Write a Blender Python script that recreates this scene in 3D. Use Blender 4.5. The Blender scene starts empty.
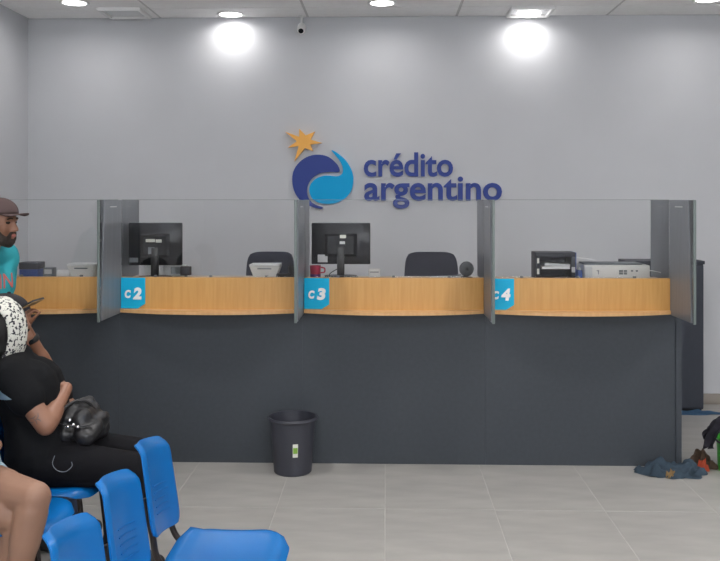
import bpy, bmesh, math, random
from mathutils import Vector, Matrix, noise as mnoise
from mathutils.bvhtree import BVHTree
random.seed(7)
SC = bpy.context.scene
COL = SC.collection
V = Vector
PI = math.pi

# ------------------------------------------------------------------ camera, world, exposure
cam_d = bpy.data.cameras.new('camera'); cam = bpy.data.objects.new('camera', cam_d); COL.objects.link(cam)
cam.location = (0, 0, 1.65)
cam.rotation_euler = (PI/2, 0, math.atan(26/880))
cam_d.sensor_width = 36; cam_d.lens = 880/720*36
cam_d.shift_y = -80.5/720
SC.camera = cam
vs = SC.view_settings
vs.view_transform = 'Standard'; vs.look = 'None'; vs.gamma = 1; vs.use_curve_mapping = False
vs.exposure = 0.0
W = bpy.data.worlds.new('daylight'); SC.world = W; W.use_nodes = True
W.node_tree.nodes['Background'].inputs[0].default_value = (0.93, 0.96, 1.0, 1)
W.node_tree.nodes['Background'].inputs[1].default_value = 10.5
LAMP_POWER = 18.0          # watts of one added, unseen lamp over the waiting area
DIM = 2.6                  # the lamps behind the counters are dimmer

# ------------------------------------------------------------------ dimensions
XL, XR, YF, YB, HC = -2.96, 4.6, 7.2, -3.2, 3.147     # left, right, far, rear walls, ceiling

# ------------------------------------------------------------------ materials
def mat(name, col, rough=0.5, metal=0.0, var=0.0, scale=8.0, bump=0.0, bscale=60.0, spec=0.5, stretch=None, coat=0.0):
    m = bpy.data.materials.new(name); m.use_nodes = True
    nt = m.node_tree; b = nt.nodes['Principled BSDF']
    b.inputs['Base Color'].default_value = (*col, 1); b.inputs['Roughness'].default_value = rough
    b.inputs['Metallic'].default_value = metal; b.inputs['Specular IOR Level'].default_value = spec
    if coat: b.inputs['Coat Weight'].default_value = coat
    if var or bump:
        tc = nt.nodes.new('ShaderNodeTexCoord'); mp = nt.nodes.new('ShaderNodeMapping')
        nt.links.new(tc.outputs['Object'], mp.inputs[0])
        if stretch: mp.inputs['Scale'].default_value = stretch
    if var:
        n = nt.nodes.new('ShaderNodeTexNoise'); n.inputs['Scale'].default_value = scale; n.inputs['Detail'].default_value = 5
        nt.links.new(mp.outputs[0], n.inputs['Vector'])
        r = nt.nodes.new('ShaderNodeValToRGB')
        r.color_ramp.elements[0].position = 0.3; r.color_ramp.elements[1].position = 0.7
        r.color_ramp.elements[0].color = (*[c*(1-var) for c in col], 1)
        r.color_ramp.elements[1].color = (*[min(1, c*(1+var)) for c in col], 1)
        nt.links.new(n.outputs['Fac'], r.inputs[0]); nt.links.new(r.outputs[0], b.inputs['Base Color'])
    if bump:
        n2 = nt.nodes.new('ShaderNodeTexNoise'); n2.inputs['Scale'].default_value = bscale; n2.inputs['Detail'].default_value = 3
        nt.links.new(mp.outputs[0], n2.inputs['Vector'])
        bp = nt.nodes.new('ShaderNodeBump'); bp.inputs['Strength'].default_value = bump; bp.inputs['Distance'].default_value = 0.01
        nt.links.new(n2.outputs['Fac'], bp.inputs['Height']); nt.links.new(bp.outputs[0], b.inputs['Normal'])
    return m

def emit(name, col, s):
    m = bpy.data.materials.new(name); m.use_nodes = True
    b = m.node_tree.nodes['Principled BSDF']
    b.inputs['Base Color'].default_value = (*col, 1)
    b.inputs['Emission Color'].default_value = (*col, 1); b.inputs['Emission Strength'].default_value = s
    return m

def glass(name, tint=(0.93, 0.97, 0.96), rough=0.0, ior=1.5):
    m = bpy.data.materials.new(name); m.use_nodes = True
    nt = m.node_tree; nt.nodes.clear()
    o = nt.nodes.new('ShaderNodeOutputMaterial'); mx = nt.nodes.new('ShaderNodeMixShader')
    fr = nt.nodes.new('ShaderNodeFresnel'); fr.inputs[0].default_value = ior
    t = nt.nodes.new('ShaderNodeBsdfTransparent'); t.inputs[0].default_value = (*tint, 1)
    g = nt.nodes.new('ShaderNodeBsdfGlossy'); g.inputs['Roughness'].default_value = rough
    nt.links.new(fr.outputs[0], mx.inputs[0]); nt.links.new(t.outputs[0], mx.inputs[1]); nt.links.new(g.outputs[0], mx.inputs[2])
    nt.links.new(mx.outputs[0], o.inputs[0])
    return m

def wood(name, c1, c2):
    m = mat(name, c1, 0.38, spec=0.4)
    nt = m.node_tree; b = nt.nodes['Principled BSDF']
    tc = nt.nodes.new('ShaderNodeTexCoord'); mp = nt.nodes.new('ShaderNodeMapping')
    mp.inputs['Scale'].default_value = (26, 26, 1.6)
    n = nt.nodes.new('ShaderNodeTexNoise'); n.inputs['Scale'].default_value = 2.2; n.inputs['Detail'].default_value = 6
    r = nt.nodes.new('ShaderNodeValToRGB')
    r.color_ramp.elements[0].color = (*c1, 1); r.color_ramp.elements[1].color = (*c2, 1)
    r.color_ramp.elements[0].position = .35; r.color_ramp.elements[1].position = .65
    nt.links.new(tc.outputs['Object'], mp.inputs[0]); nt.links.new(mp.outputs[0], n.inputs['Vector'])
    nt.links.new(n.outputs['Fac'], r.inputs[0]); nt.links.new(r.outputs[0], b.inputs['Base Color'])
    return m

M = {}
M['wall'] = mat('wall_paint', (0.555, 0.562, 0.585), 0.75, var=0.015, scale=3, bump=0.04, bscale=180, spec=0.2)
M['ceil'] = mat('ceiling_tile', (0.94, 0.93, 0.92), 0.9, var=0.02, scale=20, bump=0.15, bscale=220, spec=0.1)
M['tbar'] = mat('t_bar', (0.62, 0.61, 0.60), 0.6)
M['skirt'] = mat('skirting_tile', (0.30, 0.265, 0.235), 0.5, var=0.05, scale=5)
M['grout'] = mat('grout', (0.50, 0.485, 0.465), 0.9)
M['tile'] = mat('floor_tile', (0.37, 0.36, 0.342), 0.36, var=0.11, scale=2.6, bump=0.02, bscale=30, spec=0.4, stretch=(1, 3.2, 1))
M['panel'] = mat('charcoal_laminate', (0.048, 0.056, 0.067), 0.55, var=0.06, scale=40, bump=0.02, bscale=300, spec=0.35)
M['dark'] = mat('navy_laminate', (0.030, 0.036, 0.052), 0.5, var=0.05, scale=30)
M['divider'] = mat('graphite_laminate', (0.165, 0.178, 0.198), 0.32, var=0.08, scale=5, stretch=(8, 8, .6))
M['wood'] = wood('beech_laminate', (0.53, 0.285, 0.088), (0.585, 0.33, 0.112))
M['wood_edge'] = wood('beech_edge', (0.62, 0.35, 0.15), (0.68, 0.41, 0.19))
M['cream'] = mat('cream_worktop', (0.62, 0.52, 0.42), 0.45)
M['glass'] = glass('clear_glass', (0.998, 0.999, 0.999))
M['glass_edge'] = mat('polished_glass_edge', (0.15, 0.18, 0.175), 0.3, spec=0.4)
M['steel'] = mat('brushed_steel', (0.62, 0.62, 0.62), 0.3, 0.9)
M['teal'] = mat('cyan_plate', (0.012, 0.42, 0.70), 0.4, spec=0.2)
M['white'] = mat('white_print', (0.82, 0.83, 0.83), 0.5)
M['navy'] = mat('navy_acrylic', (0.026, 0.052, 0.26), 0.4, spec=0.2)
M['navy_side'] = M['navy']
M['cyan'] = mat('cyan_acrylic', (0.0, 0.36, 0.70), 0.4, spec=0.12)
M['orange'] = mat('orange_acrylic', (0.85, 0.40, 0.04), 0.4)
M['bin'] = mat('bin_plastic', (0.040, 0.042, 0.056), 0.42, bump=0.02, bscale=200)
M['green'] = mat('green_plastic', (0.06, 0.52, 0.05), 0.3)
M['sticker'] = mat('sticker_paper', (0.72, 0.73, 0.66), 0.6)
M['sticker_green'] = mat('sticker_green', (0.22, 0.42, 0.05), 0.6)
M['blue_plastic'] = mat('blue_plastic', (0.002, 0.145, 0.46), 0.27, bump=0.03, bscale=240, spec=0.4)
M['tube'] = mat('dark_tube', (0.035, 0.028, 0.026), 0.35, 0.5)
M['rubber'] = mat('black_rubber', (0.015, 0.015, 0.016), 0.7)
M['black_gloss'] = mat('black_gloss_plastic', (0.008, 0.010, 0.014), 0.25, spec=0.25)
M['black'] = mat('black_plastic', (0.018, 0.019, 0.022), 0.45)
M['grey'] = mat('grey_plastic', (0.16, 0.18, 0.20), 0.5)
M['lightgrey'] = mat('light_grey_plastic', (0.58, 0.60, 0.61), 0.45)
M['offwhite'] = mat('off_white_plastic', (0.72, 0.72, 0.70), 0.45)
M['paper'] = mat('paper', (0.78, 0.79, 0.80), 0.7)
M['chairfab'] = mat('navy_chair_fabric', (0.022, 0.026, 0.045), 0.85, bump=0.2, bscale=400)
M['red'] = mat('red_plastic', (0.50, 0.02, 0.07), 0.4)
M['purple'] = mat('purple_plastic', (0.09, 0.02, 0.18), 0.4)
M['blue_card'] = mat('blue_card', (0.02, 0.07, 0.30), 0.5)
M['screen'] = mat('dark_screen', (0.006, 0.010, 0.014), 0.15)
M['skin'] = mat('skin_tan', (0.255, 0.122, 0.075), 0.5, var=0.06, scale=14)
M['skin_light'] = mat('skin_fair', (0.30, 0.165, 0.110), 0.48, var=0.05, scale=12)
M['skin_dark'] = mat('skin_brown', (0.22, 0.095, 0.052), 0.5, var=0.05, scale=12)
M['lips'] = mat('lips', (0.36, 0.12, 0.10), 0.5)
M['eye'] = mat('eye', (0.02, 0.015, 0.012), 0.2)
M['beard'] = mat('beard_hair', (0.030, 0.020, 0.015), 0.8, bump=0.6, bscale=160)
M['hair'] = mat('black_hair', (0.009, 0.008, 0.008), 0.5, bump=0.5, bscale=120, stretch=(1, 1, .15))
M['cap'] = mat('brown_cap', (0.075, 0.046, 0.045), 0.8, bump=0.2, bscale=300)
M['cap_black'] = mat('black_cap', (0.014, 0.013, 0.017), 0.85, bump=0.2, bscale=300)
M['teal_shirt'] = mat('teal_shirt', (0.020, 0.30, 0.35), 0.85, var=0.05, scale=12, bump=0.25, bscale=14)
M['red_print'] = mat('red_print', (0.46, 0.12, 0.11), 0.7)
M['black_cloth'] = mat('black_cloth', (0.008, 0.0085, 0.010), 0.9, bump=0.25, bscale=16, spec=0.15)
M['black_trouser'] = mat('black_trouser', (0.0075, 0.0075, 0.0095), 0.85, bump=0.2, bscale=12, spec=0.15)
M['denim'] = mat('dark_denim', (0.03, 0.045, 0.09), 0.85, bump=0.2, bscale=40)
M['lightblue'] = mat('light_blue_cloth', (0.30, 0.42, 0.50), 0.85)
M['leather'] = mat('black_leather', (0.014, 0.014, 0.016), 0.36, bump=0.35, bscale=26)
M['rag_blue'] = mat('slate_rag', (0.075, 0.115, 0.16), 0.95, var=0.2, scale=18, bump=0.4, bscale=60)
M['rag_brown'] = mat('brown_rag', (0.13, 0.085, 0.06), 0.95, var=0.35, scale=25, bump=0.4, bscale=60)
M['rag_black'] = mat('plum_rag', (0.048, 0.046, 0.062), 0.9, var=0.2, scale=18, bump=0.4, bscale=60)
M['rag_orange'] = mat('orange_cloth', (0.62, 0.11, 0.05), 0.9)
M['rag_tan'] = mat('tan_cloth', (0.42, 0.27, 0.12), 0.9)
M['mat_blue'] = mat('blue_cloth', (0.075, 0.165, 0.29), 0.9, bump=0.3, bscale=60)
M['lamp_on'] = emit('lamp_lit', (1.0, 0.98, 0.97), 9.0)
M['lamp_white'] = mat('lamp_trim', (0.80, 0.80, 0.79), 0.4)
M['lamp_off'] = mat('lamp_diffuser', (0.80, 0.81, 0.82), 0.25)
M['tattoo'] = mat('tattoo_ink', (0.10, 0.085, 0.085), 0.6)
M['silver'] = mat('silver_bead', (0.75, 0.75, 0.76), 0.2, 0.9)
def scarf_mat():
    m = mat('patterned_scarf', (0.7, 0.7, 0.64), 0.85)
    nt = m.node_tree; b = nt.nodes['Principled BSDF']
    tc = nt.nodes.new('ShaderNodeTexCoord')
    n = nt.nodes.new('ShaderNodeTexNoise'); n.inputs['Scale'].default_value = 75; n.inputs['Detail'].default_value = 2
    r = nt.nodes.new('ShaderNodeValToRGB'); r.color_ramp.interpolation = 'CONSTANT'
    r.color_ramp.elements[0].color = (0.03, 0.03, 0.04, 1); r.color_ramp.elements[1].color = (0.68, 0.68, 0.62, 1)
    r.color_ramp.elements[1].position = 0.44
    nt.links.new(tc.outputs['Object'], n.inputs['Vector']); nt.links.new(n.outputs['Fac'], r.inputs[0])
    nt.links.new(r.outputs[0], b.inputs['Base Color'])
    return m
M['scarf'] = scarf_mat()

# ------------------------------------------------------------------ mesh helpers
def finish(bm, name='m', smooth=False, angle=None):
    me = bpy.data.meshes.new(name); bmesh.ops.recalc_face_normals(bm, faces=bm.faces[:]); bm.to_mesh(me); bm.free()
    if smooth:
        me.polygons.foreach_set('use_smooth', [True]*len(me.polygons))
        if angle: me.set_sharp_from_angle(angle=angle)
    return me

def obj(name, me, m=None, parent=None, loc=None, rot=None):
    o = bpy.data.objects.new(name, me); COL.objects.link(o)
    if m is not None:
        me.materials.clear(); me.materials.append(M[m] if isinstance(m, str) else m)
    if loc is not None: o.location = loc
    if rot is not None: o.rotation_euler = rot
    if parent is not None: o.parent = parent
    return o

def tag(o, label=None, cat=None, group=None, kind=None):
    if label: o['label'] = label
    if cat: o['category'] = cat
    if group: o['group'] = group
    if kind: o['kind'] = kind
    return o

def thing(name, label, cat, loc=(0, 0, 0), rz=0.0, group=None):
    o = bpy.data.objects.new(name, None); COL.objects.link(o)
    o.empty_display_size = .1; o.location = loc; o.rotation_euler = (0, 0, rz)
    return tag(o, label, cat, group)

def add_box(bm, x0, x1, y0, y1, z0, z1, bev=0.0, seg=2):
    r = bmesh.ops.create_cube(bm, size=1, matrix=Matrix.Translation(((x0+x1)/2, (y0+y1)/2, (z0+z1)/2)) @ Matrix.Diagonal((x1-x0, y1-y0, z1-z0, 1)))
    if bev:
        es = list({e for v in r['verts'] for e in v.link_edges})
        bmesh.ops.bevel(bm, geom=es, offset=bev, segments=seg, affect='EDGES', profile=0.5)

def box(x0, x1, y0, y1, z0, z1, bev=0.0, seg=2):
    bm = bmesh.new(); add_box(bm, x0, x1, y0, y1, z0, z1, bev, seg)
    return finish(bm, smooth=bool(bev), angle=0.6 if bev else None)

def boxes(lst, bev=0.0):
    bm = bmesh.new()
    for b in lst: add_box(bm, *b, bev)
    return finish(bm, smooth=bool(bev), angle=0.6 if bev else None)

def catmull(pts, n=6, closed=False):
    P = [V(p) for p in pts]; out = []
    N = len(P)
    rng = range(N) if closed else range(N-1)
    for i in rng:
        if closed: p0, p1, p2, p3 = P[(i-1) % N], P[i], P[(i+1) % N], P[(i+2) % N]
        else: p0, p1, p2, p3 = P[max(i-1, 0)], P[i], P[i+1], P[min(i+2, N-1)]
        for k in range(n):
            t = k/n
            out.append(0.5*((2*p1)+(-p0+p2)*t+(2*p0-5*p1+4*p2-p3)*t*t+(-p0+3*p1-3*p2+p3)*t**3))
    if not closed: out.append(P[-1])
    return out

def add_tube(bm, pts, r, seg=10, smooth_n=0):
    P = catmull(pts, smooth_n) if smooth_n else [V(p) for p in pts]
    R = r if isinstance(r, (list, tuple)) else [r]*len(P)
    if len(R) != len(P):
        R = [R[0]+(R[-1]-R[0])*i/(len(P)-1) for i in range(len(P))]
    T = []
    for i in range(len(P)):
        a = P[max(i-1, 0)]; b = P[min(i+1, len(P)-1)]
        T.append((b-a).normalized())
    u = T[0].orthogonal().normalized(); rings = []
    for i, p in enumerate(P):
        u = (u - T[i]*u.dot(T[i])).normalized(); w = T[i].cross(u)
        rings.append([bm.verts.new(p+(u*math.cos(2*PI*k/seg)+w*math.sin(2*PI*k/seg))*R[i]) for k in range(seg)])
    for i in range(len(rings)-1):
        for k in range(seg):
            bm.faces.new((rings[i][k], rings[i][(k+1) % seg], rings[i+1][(k+1) % seg], rings[i+1][k]))
    bm.faces.new(rings[0][::-1]); bm.faces.new(rings[-1])

def tube(pts, r, seg=10, smooth_n=0):
    bm = bmesh.new(); add_tube(bm, pts, r, seg, smooth_n)
    return finish(bm, smooth=True, angle=0.9)

def lathe(prof, seg=40, smooth=True):
    """closed profile list of (r,z) revolved about z"""
    bm = bmesh.new(); rings = []
    for r, z in prof:
        if r < 1e-5: rings.append([bm.verts.new((0, 0, z))])
        else: rings.append([bm.verts.new((r*math.cos(2*PI*k/seg), r*math.sin(2*PI*k/seg), z)) for k in range(seg)])
    for a, b in zip(rings, rings[1:]):
        for k in range(seg):
            k2 = (k+1) % seg
            if len(a) == 1 and len(b) == 1: continue
            if len(a) == 1: bm.faces.new((a[0], b[k], b[k2]))
            elif len(b) == 1: bm.faces.new((a[k], a[k2], b[0]))
            else: bm.faces.new((a[k], a[k2], b[k2], b[k]))
    return finish(bm, smooth=smooth, angle=0.7)

def prism(pts2, depth, bev=0.0, axis='y'):
    """outline in (x,z), extruded from y=0 to y=-depth (towards the room)"""
    bm = bmesh.new()
    f = bm.faces.new([bm.verts.new((p[0], 0, p[1])) for p in pts2])
    r = bmesh.ops.extrude_face_region(bm, geom=[f])
    vs_ = [e for e in r['geom'] if isinstance(e, bmesh.types.BMVert)]
    bmesh.ops.translate(bm, verts=vs_, vec=(0, -depth, 0))
    bmesh.ops.triangulate(bm, faces=[g for g in bm.faces if len(g.verts) > 4])
    return finish(bm)

def zprism(pts2, z0, z1):
    bm = bmesh.new()
    f = bm.faces.new([bm.verts.new((p[0], p[1], z0)) for p in pts2])
    r = bmesh.ops.extrude_face_region(bm, geom=[f])
    bmesh.ops.translate(bm, verts=[e for e in r['geom'] if isinstance(e, bmesh.types.BMVert)], vec=(0, 0, z1-z0))
    bmesh.ops.triangulate(bm, faces=[g for g in bm.faces if len(g.verts) > 4])
    return finish(bm)

def bake(o):
    """evaluate an object's modifiers into a plain mesh"""
    dg = bpy.context.evaluated_depsgraph_get(); dg.update()
    me = bpy.data.meshes.new_from_object(o.evaluated_get(dg))
    return me

def text_mesh(s, size, extrude=0.0, offset=0.0, shear=0.0, res=4):
    c = bpy.data.curves.new('t', 'FONT'); c.body = s; c.size = size; c.extrude = extrude; c.offset = offset
    c.shear = shear; c.resolution_u = res
    o = bpy.data.objects.new('t', c); COL.objects.link(o)
    me = bake(o); bpy.data.objects.remove(o); bpy.data.curves.remove(c)
    return me

def mesh_bounds(me):
    xs = [v.co.x for v in me.vertices]; ys = [v.co.y for v in me.vertices]
    return min(xs), max(xs), min(ys), max(ys)

def fit_text(me, x0, x1, z0, z1, y, depth=None):
    """flat text mesh -> world upright facing -Y, stretched to box"""
    a, b, c, d = mesh_bounds(me)
    for v in me.vertices:
        p = v.co.copy()
        v.co = (x0+(p.x-a)/(b-a)*(x1-x0), y-p.z, z0+(p.y-c)/(d-c)*(z1-z0))
    return me

def split_letters(me, gap=0.0):
    """split a text mesh into one mesh per glyph: islands whose x ranges overlap belong together"""
    bm = bmesh.new(); bm.from_mesh(me); bm.verts.ensure_lookup_table()
    bmesh.ops.remove_doubles(bm, verts=bm.verts[:], dist=1e-6); bm.verts.ensure_lookup_table()
    seen = set(); isl = []
    for v in bm.verts:
        if v.index in seen: continue
        st = [v]; comp = []; seen.add(v.index)
        while st:
            q = st.pop(); comp.append(q)
            for e in q.link_edges:
                w = e.other_vert(q)
                if w.index not in seen: seen.add(w.index); st.append(w)
        isl.append(comp)
    isl = [[min(v.co.x for v in c), max(v.co.x for v in c), c] for c in isl]
    isl.sort(key=lambda t: t[0]); grp = []
    for a, b, c in isl:
        if grp and a < grp[-1][1]-0.4*min(b-a, grp[-1][1]-grp[-1][0]): grp[-1][1] = max(grp[-1][1], b); grp[-1][2] += c
        else: grp.append([a, b, list(c)])
    out = []
    for a, b, c in grp:
        s = set(c); nb = bmesh.new(); mp = {v: nb.verts.new(v.co) for v in c}
        for f in bm.faces:
            if f.verts[0] in s: nb.faces.new([mp[v] for v in f.verts])
        out.append(finish(nb))
    bm.free()
    return out

# ------------------------------------------------------------------ room shell
def struct(name, me, m, parent=None):
    o = obj(name, me, m, parent)
    if parent is None: o['kind'] = 'structure'
    return o

struct('wall_far', box(XL-.15, XR+.15, YF, YF+.15, -.06, HC+.1), 'wall')['label'] = 'pale grey painted wall behind the counters'
struct('wall_left', box(XL-.15, XL, YB-.15, YF, -.06, HC+.1), 'wall')['label'] = 'pale grey painted side wall'
struct('wall_right', box(XR, XR+.15, YB-.15, YF, -.06, HC+.1), 'wall')
struct('baseboard_far', box(XL+.012, XR-.012, YF-.012, YF, 0, .085, .002), 'skirt')
struct('baseboard_left', box(XL, XL+.012, YB, YF, 0, .085, .002), 'skirt')
struct('baseboard_right', box(XR-.012, XR, YB, YF, 0, .085, .002), 'skirt')
# unseen street side: windows shaped high to bring daylight without reflecting in the screens
struct('wall_rear', boxes([(XL, -2.3, YB-.15, YB, 0, HC+.1), (3.9, XR, YB-.15, YB, 0, HC+.1), (-2.3, 3.9, YB-.15, YB, 3.0, HC+.1), (-2.3, 3.9, YB-.15, YB, -.06, 1.75)]), 'wall')
w1 = struct('window_1', box(-2.3, 3.9, YB-.10, YB-.02, 1.75, 1.80), 'steel')
obj('window_frame', boxes([(-2.3, 3.9, YB-.10, YB-.02, 2.95, 3.0)]+[(x, x+.05, YB-.10, YB-.02, 1.80, 2.95) for x in (-2.3, -.25, 1.8, 3.85)]), 'steel', w1)
for x in (-2.25, -.20, 1.85):
    obj('pane', box(x, x+2.0, YB-.065, YB-.057, 1.80, 2.95), 'glass', w1)

# floor: grout bed and large porcelain tiles
floor = struct('floor', box(XL, XR, YB-.15, YF, -.06, -.0015), 'grout')
floor['label'] = 'grey floor of large porcelain tiles with pale joints'
TW, TL, G = .583, 1.166, .0036
tile_me = box(-TW/2+G/2, TW/2-G/2, -TL/2+G/2, TL/2-G/2, -.01, 0, 0.0012, 1)
tile_me.materials.append(M['tile'])
ix0 = math.floor((XL+.005)/TW); y_j = 4.704
for i in range(ix0, math.ceil((XR)/TW)):
    for j in range(-7, 3):
        x0, x1 = -.005+i*TW, -.005+(i+1)*TW; y0, y1 = y_j+j*TL, y_j+(j+1)*TL
        cx0, cx1, cy0, cy1 = max(x0, XL), min(x1, XR), max(y0, YB), min(y1, YF)
        if cx1-cx0 < .02 or cy1-cy0 < .02: continue
        if (cx0, cx1, cy0, cy1) == (x0, x1, y0, y1): me = tile_me
        else:
            mx_, my_ = (x0+x1)/2, (y0+y1)/2
            me = box(cx0-mx_+G/2, cx1-mx_-G/2, cy0-my_+G/2, cy1-my_-G/2, -.01, 0, .0012, 1); me.materials.append(M['tile'])
        o = bpy.data.objects.new('floor_tile', me); COL.objects.link(o); o.parent = floor
        o.location = ((x0+x1)/2, (y0+y1)/2, 0)

# ceiling: slab, T-bar grid and lay-in tiles
ceil = struct('ceiling', box(XL, XR, YB-.15, YF, HC+.03, HC+.12), 'ceil')
ceil['label'] = 'white suspended ceiling of rectangular tiles in a bar grid'
CW, CL = 1.216, .608
xs = [XL]+[x for x in [-.641+CW*k for k in range(-3, 6)] if XL+.05 < x < XR-.05]+[XR]
ys = [YF]+[y for y in [6.83-CL*k for k in range(0, 18)] if y > YB+.05]+[YB]
cache = {}
for a, b in zip(xs, xs[1:]):
    for d, c in zip(ys, ys[1:]):
        k = (round(b-a, 3), round(d-c, 3))
        if k not in cache:
            cache[k] = box(-k[0]/2+.010, k[0]/2-.010, -k[1]/2+.010, k[1]/2-.010, -.012, .005, .003, 1); cache[k].materials.append(M['ceil'])
        o = bpy.data.objects.new('ceiling_tile', cache[k]); COL.objects.link(o); o.parent = ceil
        o.location = ((a+b)/2, (c+d)/2, HC+.013)
for x in xs[1:-1]: obj('grid_bar', box(x-.012, x+.012, YB, YF, HC+.0055, HC+.03), 'tbar', ceil)
for y in ys[1:-1]: obj('grid_bar', box(XL, XR, y-.012, y+.012, HC+.006, HC+.0305), 'tbar', ceil)

# ------------------------------------------------------------------ ceiling lamps
def area(name, loc, size, power, parent, spread=165):
    l = bpy.data.lights.new(name, 'AREA'); l.shape = 'DISK'; l.size = size; l.energy = power; l.color = (1.0, .975, .955); l.spread = math.radians(spread)
    o = bpy.data.objects.new(name, l); COL.objects.link(o); o.location = loc; o.parent = parent
    return o
ring_me = lathe([(.085, -.004), (.105, -.010), (.112, -.004), (.112, .001), (.085, .001), (.085, -.004)], 48)
disc_me = lathe([(0, -.006), (.086, -.006), (.086, .0), (0, .0)], 48)
def downlight(x, y, label, power=LAMP_POWER, spread=160):
    t = thing('ceiling_downlight', label, 'ceiling light', (x, y, HC), group='round ceiling downlights')
    obj('trim_ring', ring_me.copy(), 'lamp_white', t); obj('lamp_disc', disc_me.copy(), 'lamp_on', t)
    area('lamp_light', (0, 0, -.012), .16, power, t, spread)
    return t
downlight(-1.25, 7.05, 'lit round ceiling lamp close to the wall, making a bright patch above the logo', DIM)
downlight(-.03, 6.68, 'lit round ceiling lamp above the lettering, set away from the wall', 3.6, 165)
downlight(-2.36, 6.60, 'lit round ceiling lamp near the left wall beside the unlit square fitting', 3.6, 165)
downlight(2.40, 6.63, 'lit round ceiling lamp above the navy side cabinet', 3.6, 165)
for k, (x, y) in enumerate([(-1.25, 4.6), (1.15, 4.6), (3.5, 4.6), (-2.2, 2.6), (.0, 2.6), (2.3, 2.6), (-1.25, .6), (1.15, .6), (3.5, .6), (-.0, -1.6), (2.3, -1.6)]):  # out-of-view lamps, added to light the room
    downlight(x, y, 'added unseen round ceiling lamp lighting the waiting area')
def square_fitting(x, y, label, lit):
    t = thing('square_ceiling_fitting', label, 'ceiling light', (x, y, HC))
    h = .17
    obj('frame', boxes([(-h, h, -h, -h+.025, -.024, .006), (-h, h, h-.025, h, -.024, .006), (-h, -h+.025, -h+.025, h-.025, -.024, .006), (h-.025, h, -h+.025, h-.025, -.024, .006)], .003), 'lamp_white', t)
    obj('plate', box(-h+.02, h-.02, -h+.02, h-.02, -.006, .004), 'lamp_off', t)
    if lit:
        obj('lamp_disc', lathe([(0, -.034), (.05, -.032), (.085, -.022), (.092, -.006), (0, -.006)], 40), 'lamp_on', t, loc=(0, .055, 0))
        area('lamp_light', (0, .055, -.042), .16, DIM, t)
    return t
square_fitting(1.14, 7.0, 'square ceiling fitting with lit lamp, making a bright patch on the wall', True)
square_fitting(-2.08, 6.95, 'unlit square ceiling fitting with white frame near the left wall', False)

# ------------------------------------------------------------------ teller counters
DIV = [-1.68, -.525, .62, 1.768]
ZT, ZL = 1.165, .967
ZI = 1.146
YP = 5.505
def bow(x, x0, x1, b): 
    u = (x-(x0+x1)/2)/((x1-x0)/2); return b*(1-u*u)
def counter(x0, x1, txt, label, vis_x0=None):
    t = thing('teller_counter', label, 'counter', ((x0+x1)/2, YP, 0), group='teller counters')
    cx = (x0+x1)/2; a, b = x0-cx+.0004, x1-cx-.0004
    obj('front_panel', box(a, b, 0, .022, .0, ZL-.0221), 'panel', t)
    N = 24
    fr = [(a+(b-a)*i/N) for i in range(N+1)]
    fx0, fx1 = a+.0125, b-.0125
    fr = [fx0+(fx1-fx0)*i/N for i in range(N+1)]
    o1 = [(x, -.012-bow(x, fx0, fx1, .035)) for x in fr]
    obj('fascia', zprism(o1+[(fx1, .02), (fx0, .02)], ZL, ZT), 'wood', t)
    o2 = [(x, -.03-bow(x, fx0, fx1, .115)) for x in fr]
    obj('ledge', zprism(o2+[(fx1, .02), (fx0, .02)], ZL-.022, ZL), 'wood_edge', t)
    obj('worktop', box(a, b, .0225, .345, ZI-.03, ZI-.001, .002, 1), 'cream', t)
    obj('side_panel', box(a, a+.018, .0225, .34, 0, ZI-.031), 'panel', t)
    obj('side_panel', box(b-.018, b, .0225, .34, 0, ZI-.031), 'panel', t)
    if txt:
        # curved plate that follows the fascia, right lower corner cut off
        sx0 = fx0+.001; w = .158; zz0, zz1 = ZL+.003, ZT-.002
        bm = bmesh.new(); cols = []
        n = 10
        for i in range(n+1):
            x = sx0+w*i/n
            zb = zz0 + max(0, (i-7)/(n-7))*0.03 if i > 7 else zz0
            y = -.0145-bow(x, fx0, fx1, .035)
            cols.append([bm.verts.new((x, y-d, z)) for z in (zb, zz1) for d in (0, .004)])
        for p, q in zip(cols, cols[1:]):
            for i0, i1 in ((0, 1), (1, 3), (3, 2), (2, 0)):
                bm.faces.new((p[i0], p[i1], q[i1], q[i0]))
        bm.faces.new([cols[0][i] for i in (0, 1, 3, 2)]); bm.faces.new([cols[-1][i] for i in (0, 2, 3, 1)])
        pl = obj('sign_plate', finish(bm), 'teal', t); pl['label'] = 'cyan plate reading %s' % txt
        for ch, u0, u1, z0, z1 in ((txt[0], .026, .066, 1.034, 1.086), (txt[-1], .080, .136, 1.027, 1.102)):
            me = text_mesh(ch, .1, .0012, .0055, .12)
            fit_text(me, sx0+u0, sx0+u1, z0, z1, -.0175-.004)
            for v in me.vertices: v.co.y -= bow(v.co.x, fx0, fx1, .035)
            obj('sign_character', me, 'white', pl)
    return t
counter(-2.945, -1.68, None, 'beech fascia teller counter beside the left wall, without a number plate')
counter(-1.68, -.525, 'C 2', 'beech fascia teller counter with the waste bin before its corner and plate numbered two')
counter(-.525, .62, 'C 3', 'beech fascia teller counter with plate numbered three, below the blue swirl logo')
c4 = counter(.62, 1.768, 'C 4', 'beech fascia teller counter with plate numbered four, holding letter tray and printer')
obj('end_panel', boxes([(1.792-1.194, 1.826-1.194, -.012, .345, 0, .935), (1.792-1.194, 1.826-1.194, .03, .345, .9351, ZT)]), 'panel', c4)
obj('front_panel', box(1.767-1.194, 1.7915-1.194, 0, .022, 0, .935), 'panel', c4)

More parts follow.
